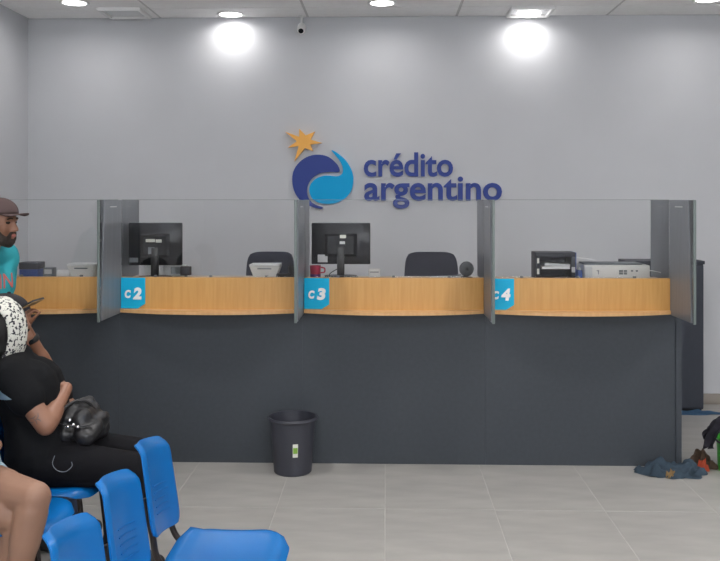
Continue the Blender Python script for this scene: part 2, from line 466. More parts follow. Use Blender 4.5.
# dividers: graphite slab with sloping front edge, glass fin in front, small metal tab
def divider(x, label, right):
    t = thing('counter_divider', label, 'divider', (x, 0, 0), group='upright dividers between teller positions')
    th = .011
    zb, zt = .94, 1.65
    # notched so the slab clears the counter below the worktop
    prof = [(5.17, zt), (5.90, zt), (5.90, ZI), (5.502, ZI), (5.502, zb), (5.125, zb)]
    bm = bmesh.new()
    f = bm.faces.new([bm.verts.new((-th, p[0], p[1])) for p in prof])
    r = bmesh.ops.extrude_face_region(bm, geom=[f])
    bmesh.ops.translate(bm, verts=[e for e in r['geom'] if isinstance(e, bmesh.types.BMVert)], vec=(2*th, 0, 0))
    bmesh.ops.triangulate(bm, faces=[g for g in bm.faces if len(g.verts) > 4])
    obj('panel', finish(bm), 'divider', t)
    gp = [(5.10, zb-.003), (5.10, zt), (5.168, zt), (5.123, zb-.003)]
    bm = bmesh.new()
    f = bm.faces.new([bm.verts.new((-.005, p[0], p[1])) for p in gp])
    r = bmesh.ops.extrude_face_region(bm, geom=[f])
    bmesh.ops.translate(bm, verts=[e for e in r['geom'] if isinstance(e, bmesh.types.BMVert)], vec=(.010, 0, 0))
    obj('glass_fin', finish(bm), 'glass', t)
    obj('glass_edge', box(-.008, .008, 5.092, 5.0995, zb-.005, zt, .002, 1), 'glass_edge', t)
    for s in (-1, 1):
        obj('metal_tab', box(s*.0125-.0015, s*.0125+.0015, 5.27, 5.40, 1.606, 1.612), 'steel', t)
    return t
divider(DIV[0], 'graphite divider with glass fin beside the plate numbered two', 0)
divider(DIV[1], 'graphite divider with glass fin beside the plate numbered three', 0)
divider(DIV[2], 'graphite divider with glass fin beside the plate numbered four', 1)
divider(DIV[3], 'graphite divider with glass fin at the free end of the counters', 1)

# glass screens standing on the counters
clip_me = box(-.009, .009, -.012, .010, 0, .013, .003, 1)
def screen(x0, x1, label):
    t = thing('glass_screen', label, 'glass screen', ((x0+x1)/2, 5.514, ZT), group='clear screens on the counters')
    h = (x1-x0)/2-.0115
    obj('pane', box(-h, h, -.004, .004, .004, .485), 'glass', t)
    obj('top_edge', box(-h, h, -.0042, .0042, .4851, .4875), 'glass_edge', t)
    for u in (-.62, 0, .62):
        obj('clip', clip_me.copy(), 'grey', t, loc=(u*h, 0, -.001))
screen(-2.94, DIV[0], 'clear glass screen beside the left wall, over the unnumbered counter')
screen(DIV[0], DIV[1], 'clear glass screen over the counter numbered two, before a monitor and receipt printer')
screen(DIV[1], DIV[2], 'clear glass screen over the counter numbered three, below the blue swirl logo')
screen(DIV[2], DIV[3], 'clear glass screen over the counter numbered four, before the letter tray')

# navy cabinet behind the right end
t = thing('side_cabinet', 'tall navy cabinet behind the free end of the counters', 'cabinet', (2.18, 6.94, 0))
obj('carcass', box(-.29, .29, -.02+.01, .24, .02, 1.15, .002, 1), 'dark', t)
obj('top', box(-.30, .30, -.03+.01, .245, 1.15, 1.175, .002, 1), 'dark', t)
obj('door', box(-.286, -.002, -.028, -.0105, .03, 1.14, .002, 1), 'dark', t)
obj('door', box(.002, .286, -.028, -.0105, .03, 1.14, .002, 1), 'dark', t)
obj('plinth', box(-.28, .28, 0, .23, 0, .0195), 'rubber', t)

# ------------------------------------------------------------------ wall logo
LG = thing('wall_logo', 'wall sign with orange star, blue swirl and raised navy lettering', 'logo', (0, YF, 0))
K = 7.33/880/3.13          # metres on the wall per traced unit
def lw(x, z):               # traced units -> metres on the wall (X,Z)
    return ((x-327)*K-.008, 1.65-(z-250)*K)
star = []
spikes = [(20, 40), (64, 31), (112, 40), (134, 75), (106, 100), (49, 131), (29, 89)]
cx, cz = 78, 71
for i, (sx, sz) in enumerate(spikes):
    nx, nz = spikes[(i+1) % len(spikes)]
    star.append((sx, sz))
    a1 = math.atan2(sz-cz, sx-cx); a2 = math.atan2(nz-cz, nx-cx)
    if a2 < a1: a2 += 2*PI
    am = (a1+a2)/2; star.append((cx+math.cos(am)*22, cz+math.sin(am)*20))
s_o = obj('star', prism([lw(*p) for p in star], .03), 'orange', LG, loc=(0, -.001, 0)); s_o['label'] = 'orange seven-pointed star'
def cr2(pts, n=6): return [(p.x, p.y) for p in catmull([(a, b, 0) for a, b in pts], n, True)]
obj('swirl', prism([lw(*p) for p in cr2([(42, 185), (50, 152), (76, 124), (112, 111), (150, 116), (178, 138), (188, 158), (182, 165), (160, 164), (128, 168), (103, 184), (89, 208), (88, 232), (98, 253), (115, 265), (137, 273), (128, 277), (100, 270), (68, 252), (48, 222)])], .025), 'navy', LG, loc=(0, -.001, 0))
obj('swirl', prism([lw(*p) for p in cr2([(163, 97), (184, 108), (208, 130), (225, 160), (230, 192), (222, 224), (200, 248), (168, 261), (130, 260), (106, 248), (95, 226), (98, 203), (116, 184), (145, 175), (180, 177), (196, 168), (197, 150), (188, 130), (174, 112)])], .028), 'cyan', LG, loc=(0, -.001, 0))
for word, x0, x1, z0, z1 in (('crédito', 262, 535, 179, 104), ('argentino', 263, 684, 277, 178)):
    me = text_mesh(word, .2, .010, .0042)
    X0, Zb = lw(x0, z0); X1, Zt = lw(x1, z1)
    fit_text(me, X0, X1, Zb, Zt, 0)
    for g in split_letters(me):
        lo = obj('letter', g, 'navy', LG, loc=(0, -.012, 0))

# security camera under the ceiling
t = thing('security_camera', 'small white security camera hanging under the ceiling near the wall', 'camera', (-.685, 7.14, HC))
obj('bracket', lathe([(0, -.008), (.028, -.008), (.030, 0), (0, 0)], 24), 'lamp_white', t)
obj('arm', tube([(0, 0, -.006), (0, 0, -.05), (0, -.01, -.075)], .009, 10, 4), 'lamp_white', t)
hd = obj('housing', lathe([(0, -.062), (.028, -.060), (.034, -.04), (.034, .02), (.024, .045), (0, .05)], 28), 'lamp_white', t, loc=(0, -.02, -.10), rot=(-.95, 0, 0))
obj('lens', lathe([(0, -.066), (.020, -.066), (.022, -.058), (0, -.058)], 24), 'black_gloss', hd)

# ------------------------------------------------------------------ things on the counters
def monitor(x, y, rz, w, h, zc, label, stickers):
    t = thing('monitor', label, 'monitor', (x, y, ZI), rz)
    z0 = zc-ZI-h/2; z1 = zc-ZI+h/2
    bm = bmesh.new(); add_box(bm, -w/2, w/2, -.012, .018, z0, z1, .006, 2); cs = finish(bm, smooth=True, angle=.6)
    c = obj('casing', cs, 'black_gloss', t)
    bm = bmesh.new()
    r = bmesh.ops.create_cube(bm, size=1, matrix=Matrix.Translation((0, -.022, (z0+z1)/2-.01)) @ Matrix.Diagonal((w*.55, .02, h*.55, 1)))
    for v in r['verts']:
        if v.co.y < -.022: v.co.x *= .8; v.co.z = (z0+z1)/2-.01+(v.co.z-(z0+z1)/2+.01)*.8
    obj('rear_bulge', finish(bm), 'black_gloss', c)
    obj('screen', box(-w/2+.012, w/2-.012, .0182, .0195, z0+.014, z1-.012), 'screen', c)
    obj('neck', box(-.024, .024, -.035, -.010, .008, (z0+z1)/2-.02, .006, 2), 'black', t)
    bm = bmesh.new()
    bmesh.ops.create_cone(bm, cap_ends=True, segments=40, radius1=.115, radius2=.105, depth=.012, matrix=Matrix.Translation((0, -.01, .006)) @ Matrix.Diagonal((1, .66, 1, 1)))
    obj('base', finish(bm, smooth=True, angle=.6), 'black', t)
    for (u, v, sw, sh, m, dy) in stickers:
        sx = u*w/2; sz = (z0+z1)/2+v*h/2
        obj('sticker', box(sx-sw/2, sx+sw/2, -dy-.0015, -dy, sz-sh/2, sz+sh/2), m, t)
    return t
monitor(-1.492, 5.66, .03, .345, .275, 1.365, 'black monitor seen from behind, overlapping a divider, above the plate numbered two', [(-.15, .17, .06, .02, 'sticker', .033), (.16, .15, .038, .02, 'sticker', .033), (-.12, -.30, .04, .045, 'grey', .033), (-.8, -.75, .055, .03, 'grey', .0125)])
obj_m = monitor(-.295, 5.76, -.02, .385, .27, 1.365, 'wide black monitor seen from behind beside the red mug', [(.08, .35, .04, .022, 'sticker', .033), (.06, .05, .035, .018, 'lightgrey', .033), (-.62, -.72, .065, .05, 'lightgrey', .0125)])

def receipt_box(x, y, w, label):
    """wide-topped white receipt printer with a slot"""
    t = thing('receipt_printer', label, 'printer', (x, y, ZI))
    bm = bmesh.new(); h = .088
    r = bmesh.ops.create_cube(bm, size=1, matrix=Matrix.Translation((0, 0, h/2)) @ Matrix.Diagonal((w, .15, h, 1)))
    for v in r['verts']:
        if v.co.z < .01: v.co.x *= .68; v.co.y *= .8
    bmesh.ops.bevel(bm, geom=bm.edges[:], offset=.008, segments=2, affect='EDGES')
    obj('body', finish(bm, smooth=True, angle=.6), 'offwhite', t)
    obj('lid', box(-w/2+.004, w/2-.004, -.078, .072, h-.006, h+.006, .003, 1), 'paper', t)
    obj('slot', box(-w*.22, w*.22, -.0765, -.070, h-.026, h-.018), 'grey', t, rot=(-.0, 0, 0))
    return t
receipt_box(-1.955, 5.66, .19, 'white receipt printer on the unnumbered counter beside the divider')
receipt_box(-.775, 5.66, .20, 'white receipt printer on the counter numbered two, before a navy chair')

# left group
t = thing('document_box', 'dark navy box file standing beside the small grey card terminal', 'box', (-2.31, 5.68, ZI))
obj('body', box(-.06, .06, -.06, .06, 0, .055, .003), 'blue_card', t); obj('lid', box(-.062, .062, -.062, .062, .0552, .10, .004), 'dark', t)
t = thing('card_terminal', 'small grey card terminal on the unnumbered counter', 'card terminal', (-2.185, 5.66, ZI))
obj('body', box(-.034, .034, -.03, .03, 0, .066, .005), 'grey', t); obj('display', box(-.024, .024, -.0318, -.0302, .026, .055), 'lightgrey', t); obj('foot', box(-.038, .038, -.036, .034, -.0, .006, .002), 'lightgrey', t)
t = thing('paper_roll', 'white paper roll lying on the unnumbered counter', 'paper roll', (-2.09, 5.66, ZI+.026))
me = lathe([(.008, -.04), (.026, -.04), (.026, .04), (.008, .04), (.008, -.04)], 28)
obj('roll', me, 'paper', t, rot=(0, PI/2, 0)); me2 = lathe([(.0065, -.042), (.0078, -.042), (.0078, .042), (.0065, .042), (.0065, -.042)], 18); obj('core', me2, 'cream', t, rot=(0, PI/2, 0))
tag(obj('cable', tube([(-2.05, 5.70, ZI+.004), (-2.035, 5.66, ZI+.004), (-2.025, 5.64, ZI+.02), (-2.03, 5.68, ZI+.006), (-2.03, 5.76, ZI+.004)], .0035, 6, 5), 'paper'), 'thin white cable beside the paper roll', 'cable')

# under monitor of C2
t = thing('telephone', 'grey desk telephone behind the stand of the monitor beside the divider', 'telephone', (-1.405, 5.83, ZI))
obj('body', box(-.075, .075, -.04, .04, 0, .075, .008), 'lightgrey', t); obj('handset', box(-.07, -.035, -.045, .045, .0755, .098, .008), 'grey', t); obj('keypad', box(-.02, .06, -.0425, -.0402, .015, .06), 'grey', t)
t = thing('paper_stack', 'white papers leaning behind the stand of the monitor beside the divider', 'papers', (-1.565, 5.82, ZI))
obj('sheet', box(-.045, .045, -.006, .0, 0, .075), 'paper', t, rot=(-.2, 0, 0)); obj('sheet', box(-.03, .06, .002, .005, 0, .06), 'paper', t, rot=(-.2, 0, 0.1))
t = thing('customer_display', 'small black customer display on a stand beside the monitor that overlaps the divider', 'display', (-1.305+.02, 5.62, ZI))
obj('head', box(-.035, .035, -.012, .012, .022, .078, .004), 'black', t); obj('glass_face', box(-.028, .028, -.0135, -.0122, .03, .07), 'dark', t); obj('stem', box(-.008, .008, -.008, .008, .008, .0225), 'grey', t); obj('foot', box(-.035, .035, -.025, .025, 0, .0085, .002), 'lightgrey', t)
t = thing('pen_holder', 'black pen holder with pens beside the dark stapler and divider', 'pen holder', (-.585-.015, 5.68, ZI))
obj('cup', lathe([(0, 0), (.03, 0), (.033, .075), (.029, .075), (.027, .005), (0, .005)], 20), 'black', t)
for k, (a, b) in enumerate(((.012, .01), (-.014, .004), (.0, -.012))):
    obj('pen', tube([(a*.6, b*.6, .01), (a*1.6, b*1.6, .11-.012*k)], .004, 6), 'black', t)
t = thing('stapler', 'dark stapler lying between the pen holder and a receipt printer', 'stapler', (-.655, 5.62, ZI), .4)
obj('base', box(-.05, .05, -.014, .014, 0, .008, .002), 'black', t); obj('arm', box(-.048, .05, -.012, .012, .010, .035, .006), 'black', t); obj('hinge', box(-.05, -.04, -.013, .013, .005, .03), 'grey', t)
t = thing('mug', 'red mug with purple base band above the plate numbered three', 'mug', (-.455, 5.66, ZI))
obj('cup', lathe([(0, .028), (.034, .028), (.036, .082), (.031, .082), (.029, .034), (0, .034)], 26), 'red', t); obj('base_band', lathe([(0, 0), (.034, 0), (.0345, .0279), (0, .0279)], 26), 'purple', t); obj('handle', tube([(.03, 0, .07), (.058, 0, .065), (.058, 0, .04), (.03, 0, .036)], .005, 8, 5), 'red', t)
t = thing('calculator_box', 'purple box beside the red mug', 'box', (-.460, 5.76, ZI))
obj('body', box(-.03, .03, -.03, .03, 0, .046, .003), 'purple', t); obj('lid', box(-.031, .031, -.031, .031, .0462, .056, .003), 'red', t)
t = thing('card_reader', 'small off white card reader beside the wide monitor', 'card reader', (-.075, 5.66, ZI))
obj('body', box(-.038, .038, -.03, .03, .012, .062, .006), 'offwhite', t); obj('slot', box(-.028, .028, -.0315, -.0302, .04, .046), 'grey', t); obj('foot', box(-.03, .03, -.028, .028, 0, .0125, .002), 'lightgrey', t)
tag(obj('cable', tube([(-.31, 5.70, ZI+.06), (-.36, 5.69, ZI+.03), (-.37, 5.66, ZI+.008), (-.40, 5.63, ZI+.004)], .003, 6, 6), 'rubber'), 'thin black cable trailing from the wide monitor', 'cable')
t = thing('paper_stack', 'white papers lying on the counter before a navy chair', 'papers', (.37, 5.66, ZI))
for k in range(3): obj('sheet', box(-.09+.01*k, .09+.004*k, -.06, .06, .004*k, .004*k+.0035), 'paper', t, rot=(0, 0, .1*k))
tag(obj('pen', tube([(.42, 5.62, ZI+.018), (.475, 5.60, ZI+.03)], .005, 8), 'grey'), 'grey pen resting on the papers', 'pen')
t = thing('desk_fan', 'small dark round desk fan beside the divider next to plate numbered four', 'desk fan', (.515, 5.67, ZI))
obj('foot', lathe([(0, 0), (.042, 0), (.040, .010), (.012, .016), (0, .016)], 28), 'black', t)
cg = obj('cage', lathe([(0, -.022), (.030, -.020), (.044, -.008), (.047, 0), (.044, .008), (.030, .018), (0, .02)], 32), 'grey', t, loc=(0, 0, .062), rot=(PI/2, 0, .2))
bm = bmesh.new()
for r in (.018, .032, .0465):
    P = [(r*math.cos(a*PI/12), r*math.sin(a*PI/12), .0225-.30*r) for a in range(25)]; add_tube(bm, P, .0018, 6)
for a in range(8): add_tube(bm, [(0, 0, .024), (.047*math.cos(a*PI/4), .047*math.sin(a*PI/4), .004)], .0014, 5)
obj('guard', finish(bm, smooth=True), 'black', cg)
obj('stem', tube([(0, 0, .012), (0, .012, .03)], .007, 8), 'black', t)
# C4: dark letter tray, printer
t = thing('letter_tray', 'dark two-shelf letter tray holding papers beside the low printer', 'letter tray', (1.075, 5.70, ZI))
obj('shell', boxes([(-.125, .125, -.09, .09, .0, .012), (-.125, .125, -.09, .09, .125, .150), (-.125, -.098, -.09, .09, .0125, .1245), (.098, .125, -.09, .09, .0125, .1245), (-.0975, .0975, .08, .09, .0125, .1245)], .002), 'dark', t)
obj('shelf', box(-.0975, .0975, -.085, .079, .052, .058), 'black', t)
obj('sheet', box(-.085, .09, -.087, .07, .0585, .072), 'paper', t); obj('sheet', box(-.07, .09, -.08, .07, .0725, .088), 'lightgrey', t, rot=(0, .04, 0))
obj('sticker', box(-.118, -.104, -.0915, -.0902, .09, .118), 'sticker', t); obj('sticker', box(-.118, -.104, -.0915, -.0902, .03, .06), 'sticker', t); obj('sticker', box(.100, .122, -.0915, -.0902, .04, .07), 'lightgrey', t)
obj('side_panel', box(.1252, .130, -.09, .09, .0, .15), 'blue_card', t)
t.scale = (1, 1, 1.14)
t = thing('tape_dispenser', 'small blue tape dispenser between letter tray and printer', 'tape dispenser', (1.228, 5.64, ZI))
obj('body', box(-.015, .015, -.03, .03, 0, .06, .004), 'blue_card', t); obj('core', lathe([(0, -.008), (.018, -.008), (.018, .008), (0, .008)], 20), 'lightgrey', t, loc=(0, 0, .06), rot=(0, PI/2, 0))
t = thing('desktop_printer', 'low off white printer with printed marks beside the letter tray', 'printer', (1.46, 5.70, ZI))
obj('body', box(-.21, .205, -.10, .12, .004, .092, .008), 'offwhite', t)
obj('lid', box(-.20, .17, -.06, .11, .0922, .102, .004), 'grey', t)
obj('panel', box(-.206, -.16, -.112, -.098, .006, .085, .003), 'lightgrey', t)
for x0, x1, z0, z1 in ((.01, .035, .05, .062), (.04, .06, .05, .062), (.01, .035, .034, .047), (.04, .06, .034, .047), (.085, .098, .052, .062), (.115, .128, .052, .062), (-.13, -.115, .055, .06), (-.122, -.117, .035, .055)):
    obj('mark', box(x0, x1, -.1015, -.1001, z0, z1), 'grey', t)
obj('paper_sheet', box(-.24, -.13, -.02, .10, .103, .105), 'paper', t, rot=(0, .12, 0))
obj('vent_line', box(-.10, .08, -.1015, -.1001, .012, .016), 'lightgrey', t)
tag(obj('cable', tube([(1.665, 5.70, ZI+.05), (1.70, 5.68, ZI+.052), (1.75, 5.66, ZI+.042)], .003, 6, 5), 'paper'), 'white cable running from the printer to the end divider', 'cable')

# ------------------------------------------------------------------ teller chairs behind the counters
def office_chair(x, y, rz, w, ztop, label):
    t = thing('office_chair', label, 'chair', (x, y, 0), rz, group='navy chairs behind the counters')
    bm = bmesh.new(); N = 14; rows = []
    h = .42; z0 = ztop-h
    for j in range(N+1):
        row = []
        for i in range(N+1):
            u = -1+2*i/N; v = -1+2*j/N
            a, b = u*math.sqrt(1-.22*abs(v)**6), v*math.sqrt(1-.16*abs(u)**6)
            row.append((a*w/2*(1-.05*b), .22-.04*a*a+.02*b, z0+h/2+b*h/2))
        rows.append(row)
    vf = [[bm.verts.new(p) for p in r] for r in rows]; vb = [[bm.verts.new((p[0], p[1]+.05, p[2])) for p in r] for r in rows]
    for j in range(N):
        for i in range(N):
            bm.faces.new((vf[j][i], vf[j][i+1], vf[j+1][i+1], vf[j+1][i])); bm.faces.new((vb[j][i], vb[j+1][i], vb[j+1][i+1], vb[j][i+1]))
    for j in range(N):
        bm.faces.new((vf[j][0], vf[j+1][0], vb[j+1][0], vb[j][0])); bm.faces.new((vf[j][N], vb[j][N], vb[j+1][N], vf[j+1][N]))
    for i in range(N):
        bm.faces.new((vf[0][i], vb[0][i], vb[0][i+1], vf[0][i+1])); bm.faces.new((vf[N][i], vf[N][i+1], vb[N][i+1], vb[N][i]))
    obj('backrest', finish(bm, smooth=True, angle=1.0), 'chairfab', t)
    obj('seat', box(-.23, .23, -.22, .20, .66, .74, .03, 3), 'chairfab', t)
    obj('back_bar', box(-.03, .03, .275, .292, .68, z0+.15, .004), 'black', t)
    obj('seat_bracket', box(-.025, .025, .0, .275, .63, .655), 'black', t)
    obj('gas_lift', tube([(0, 0, .10), (0, 0, .655)], .025, 14), 'black', t)
    for k in range(5):
        a = 2*PI*k/5+.3
        leg = obj('leg', tube([(0, 0, .10), (.26*math.cos(a), .26*math.sin(a), .075)], [.026, .018], 8), 'black', t)
        obj('caster', lathe([(0, -.012), (.024, -.012), (.026, 0), (.024, .012), (0, .012)], 16), 'rubber', leg, loc=(.26*math.cos(a), .26*math.sin(a), .0265), rot=(PI/2, 0, a+PI/2))
    return t
office_chair(-.862, 6.33, 0, .36, 1.262, 'navy office chair behind the white receipt printer of counter number two')
office_chair(.335, 6.33, 0, .40, 1.262, 'navy office chair behind the papers and the desk fan')

# ------------------------------------------------------------------ floor things
t = thing('waste_bin', 'dark round plastic waste bin with a green sticker before the counter', 'waste bin', (-.566, 5.335, 0))
prof = [(0, 0), (.108, 0), (.114, .006), (.140, .318), (.150, .320), (.153, .332), (.150, .340), (.139, .340), (.134, .326), (.108, .012), (0, .012)]
obj('body', lathe(prof[:4]+[(.1365, .318), (.105, .012), (0, .012)], 56), 'bin', t)
obj('rim', lathe([(.1366, .316), (.147, .316), (.152, .326), (.147, .338), (.138, .338), (.1366, .316)], 56), 'bin', t)
def cyl_patch(r0, r1, z0, z1, a0, a1, th=.001):
    bm = bmesh.new(); n = 6; vs_ = []
    for i in range(n+1):
        a = a0+(a1-a0)*i/n
        vs_.append([bm.verts.new(((r+d)*math.cos(a), (r+d)*math.sin(a), z)) for (r, z) in ((r0, z0), (r1, z1)) for d in (0, th)])
    for p, q in zip(vs_, vs_[1:]):
        for i0, i1 in ((0, 1), (1, 3), (3, 2), (2, 0)): bm.faces.new((p[i0], p[i1], q[i1], q[i0]))
    for p in (vs_[0], vs_[-1]): bm.faces.new([p[i] for i in (0, 1, 3, 2)])
    return finish(bm)
def rb(z): return .1142+(z-.006)*(.026/.312)
st = obj('sticker', cyl_patch(rb(.12)+.001, rb(.20)+.001, .12, .20, -PI/2+.10, -PI/2+.34), 'sticker', t)
obj('sticker_emblem', cyl_patch(rb(.143)+.0025, rb(.178)+.0025, .143, .178, -PI/2+.12, -PI/2+.32), 'sticker_green', st)

def rag(name, label, cat, m, cx, cy, wx, wy, h, seed, fold=9.0, base=.003):
    bm = bmesh.new(); n = 34; g = []
    for j in range(n+1):
        r = []
        for i in range(n+1):
            u = -1+2*i/n; v = -1+2*j/n
            uu = u*math.sqrt(max(0, 1-v*v*.5)); vv = v*math.sqrt(max(0, 1-u*u*.5))
            e = 1+.38*mnoise.noise(V((u*2.2+seed, v*2.2, seed*3)))
            rr = min(1, math.hypot(uu, vv))
            k = max(0, 1-rr**3)
            nz = .5+.5*mnoise.noise(V((u*2.2+seed, v*2.2-seed, .3)))
            w1_ = mnoise.noise(V((u*1.4+seed, v*1.4, seed))); w2_ = mnoise.noise(V((u*1.4-seed, v*1.4, seed+5)))
            fd = (.5+.5*math.cos(fold*1.0*(u*.8+v*.5)+6*w1_))**1.6
            fd2 = (.5+.5*math.cos(fold*1.3*(v*.9-u*.4)+6*w2_))**1.6
            z = base+h*k**.6*(.12+.75*nz*fd+.5*fd2*nz)+.012*fd*(1 if rr < .97 else .4)
            r.append(bm.verts.new((uu*wx*e, vv*wy*e, z)))
        g.append(r)
    for j in range(n):
        for i in range(n): bm.faces.new((g[j][i], g[j][i+1], g[j+1][i+1], g[j+1][i]))
    bmesh.ops.solidify(bm, geom=bm.faces[:], thickness=-.003)
    zmin = min(v.co.z for v in bm.verts)
    for v in bm.verts: v.co.z -= zmin
    o = obj(name, finish(bm, smooth=True), m, loc=(cx, cy, 0))
    return tag(o, label, cat)
rg = rag('floor_cloth', 'crumpled slate blue cleaning cloth lying before the counter corner', 'cloth', 'rag_blue', 1.725, 5.37, .205, .12, .105, 1.7)
tag(rag('floor_cloth', 'small tan rag tucked under the slate blue cloth', 'cloth', 'rag_tan', 1.69, 5.275, .035, .02, .05, 4.1), None)
rg2 = rag('floor_cloth', 'crumpled brown rag on the tiles beside the counter end', 'cloth', 'rag_brown', 1.955, 5.50, .085, .07, .12, 8.3, 2.0)
tag(rag('floor_cloth', 'orange patch of cloth lying against the crumpled brown rag', 'cloth', 'rag_orange', 1.925, 5.415, .042, .022, .085, 2.2, 1.5), None)
tag(rag('floor_cloth', 'flat folded blue cloth lying before the navy cabinet', 'cloth', 'mat_blue', 2.35, 6.85, .20, .030, .03, 5.5, 4.0), None)
t = thing('bucket', 'bright green plastic bucket with dark rag over its rim', 'bucket', (2.168, 5.43, 0))
obj('body', lathe([(0, 0), (.134, 0), (.137, .004), (.148, .235), (.156, .238), (.156, .246), (.144, .246), (.132, .010), (0, .010)], 48), 'green', t)
obj('handle', tube([(-.16, -.02, .222)]+[(-.19*math.cos(a*PI/10), -.02-.13*math.sin(a*PI/10), .222-.055*math.sin(a*PI/10)) for a in range(1, 10)]+[(.16, -.02, .222)], .006, 8, 3), 'black', t)
for s in (-1, 1): obj('lug', box(s*.155-.010, s*.155+.010, -.04, 0, .205, .235, .003), 'green', t)
# rag hung over the bucket rim
bm = bmesh.new(); n = 26; g = []
prof = catmull([(-.075, 0, .262), (-.12, 0, .300), (-.165, 0, .285), (-.192, 0, .245), (-.205, 0, .205), (-.214, 0, .185)], 5)
for j, p in enumerate(prof):
    row = []
    for i in range(n+1):
        u = -1+2*i/n; k = j/len(prof)
        wob = .016*math.sin(9*u+2*k)+.010*math.sin(17*u-3*k)
        zz = p.z+.014*math.sin(6*u+j*.25)-(.05*abs(u) if k > .5 else .025*abs(u))+.03*k*math.sin(4*u+1)
        row.append(bm.verts.new((p.x+wob*(.3+k), u*(.085-.03*k)+.01*math.sin(j*.4), zz)))
    g.append(row)
for j in range(len(g)-1):
    for i in range(n): bm.faces.new((g[j][i], g[j][i+1], g[j+1][i+1], g[j+1][i]))
bmesh.ops.solidify(bm, geom=bm.faces[:], thickness=.004)
tag(obj('cleaning_rag', finish(bm, smooth=True), 'rag_black', loc=(2.172, 5.43, .012)), 'dark plum rag hung over the rim of the green bucket', 'cloth')

# ------------------------------------------------------------------ waiting chairs
SWD, SDP = .375, .39          # seat width (along row), depth
def shell_grid(fn, n, m, th):
    bm = bmesh.new(); g = [[bm.verts.new(fn(-1+2*i/n, -1+2*j/m)) for i in range(n+1)] for j in range(m+1)]
    for j in range(m):
        for i in range(n): bm.faces.new((g[j][i], g[j][i+1], g[j+1][i+1], g[j+1][i]))
    bmesh.ops.recalc_face_normals(bm, faces=bm.faces[:])
    bmesh.ops.solidify(bm, geom=bm.faces[:], thickness=th)
    return finish(bm, smooth=True, angle=1.1)
def squircle(u, v, k=.42):
    return u*math.sqrt(1-k*abs(v)**8), v*math.sqrt(1-k*abs(u)**8)
def seat_fn(u, v):            # u: depth (front +), v: along the row
    a, b = squircle(u, v)
    r = max(abs(u), abs(v))
    z = .452-.014*(1-min(1, (a*a+b*b)))
    edge = max(0, (r-.84)/.16); z -= .020*edge**2
    if u > .55: z -= .018*((u-.55)/.45)**2
    if u < -.7: z += .012*((-u-.7)/.3)
    return (a*SDP/2, b*SWD/2, z)
def back_fn(u, v):            # u: along the row, v: height
    a, b = u*math.sqrt(1-.24*abs(v)**8), v*math.sqrt(1-.13*abs(u)**8)
    z = .672+.152*b
    x = -.215-.060*(b+1)/2+.030*a*a*0.8
    if v > .72: x -= .022*((v-.72)/.28)**2
    edge = max(0, (abs(u)-.86)/.14); x -= .012*edge**2
    return (x, a*SWD/2*(1-.02*b), z)
seat_me = shell_grid(seat_fn, 20, 20, -.006); back_me = shell_grid(back_fn, 20, 20, .006)
seat_me.materials.append(M['blue_plastic']); back_me.materials.append(M['blue_plastic'])
rib_me = []
for k in range(5):
    z = .585+.022*k
    x = -.215-.060*((z-.672)/.148+1)/2
    rib_me.append(tube([(x+.0025+.024*(a*a)*.8*.25, a*.085, z) for a in (-1, -.5, 0, .5, 1)], .0022, 6)); rib_me[-1].materials.append(M['blue_plastic'])
def frame_me(s):
    y = s*.115
    return tube([(-.262, y, .66), (-.247, y, .60), (-.232, y, .53), (-.222, y, .475), (-.195, y, .435), (-.14, y, .424), (.12, y, .424)], .011, 10, 5)
def leg_me(fx, s):
    y = s*.115
    return tube([(fx*.11, y, .424), (fx*.14, s*.13, .39), (fx*.175, s*.150, .02)], .011, 10, 4)
frames = [frame_me(-1), frame_me(1)]; legs = [leg_me(a, b) for a in (-1, 1) for b in (-1, 1)]
cross = tube([(0, -.115, .424), (0, .115, .424)], .009, 8)
feet = [(a*.175, b*.150) for a in (-1, 1) for b in (-1, 1)]
foot_me = lathe([(0, 0), (.015, 0), (.015, .026), (0, .026)], 14); foot_me.materials.append(M['rubber'])
for f_ in frames+legs+[cross]: f_.materials.append(M['tube'])
def wait_chair(x, y, label, group, rz=0.0, roll=0.0):
    t = thing('waiting_chair', label, 'chair', (x, y, 0), rz, group)
    def ch(n, me, par=t):
        o = bpy.data.objects.new(n, me); COL.objects.link(o); o.parent = par; return o
    ch('seat', seat_me); b = ch('backrest', back_me)
    for r in rib_me: ch('rib', r, b)
    for f_ in frames: ch('back_tube', f_)
    for l, fp in zip(legs, feet):
        lo = ch('leg', l); fo = ch('rubber_foot', foot_me, lo); fo.location = (fp[0], fp[1], 0)
    ch('cross_bar', cross)
    if roll:
        b.rotation_euler = (roll, 0, 0); b.location = (0, .67*math.sin(roll), .67*(1-math.cos(roll)))
    return t
PA = .39
FA = 'blue plastic chairs of the front row'
wait_chair(-.540, 3.01, 'empty blue plastic chair with bare seat showing, end of row by open floor', FA, 0.0, -.19)
wait_chair(-.540, 3.01-PA, 'empty blue plastic chair between two other empty blue chairs', FA, 0.0, -.19)
wait_chair(-.540, 3.01-2*PA, 'empty blue plastic chair in front of the person with bare crossed legs', FA, 0.0, -.19)
FB = 'blue plastic chairs of the second row'
wait_chair(-1.425, 3.33, 'blue plastic chair under the person with bare crossed legs', FB)
wait_chair(-1.415, 3.76, 'blue plastic chair under the person in black with the handbag', FB)
wait_chair(-1.80, 4.19, 'blue plastic chair under the person holding up a phone', FB)
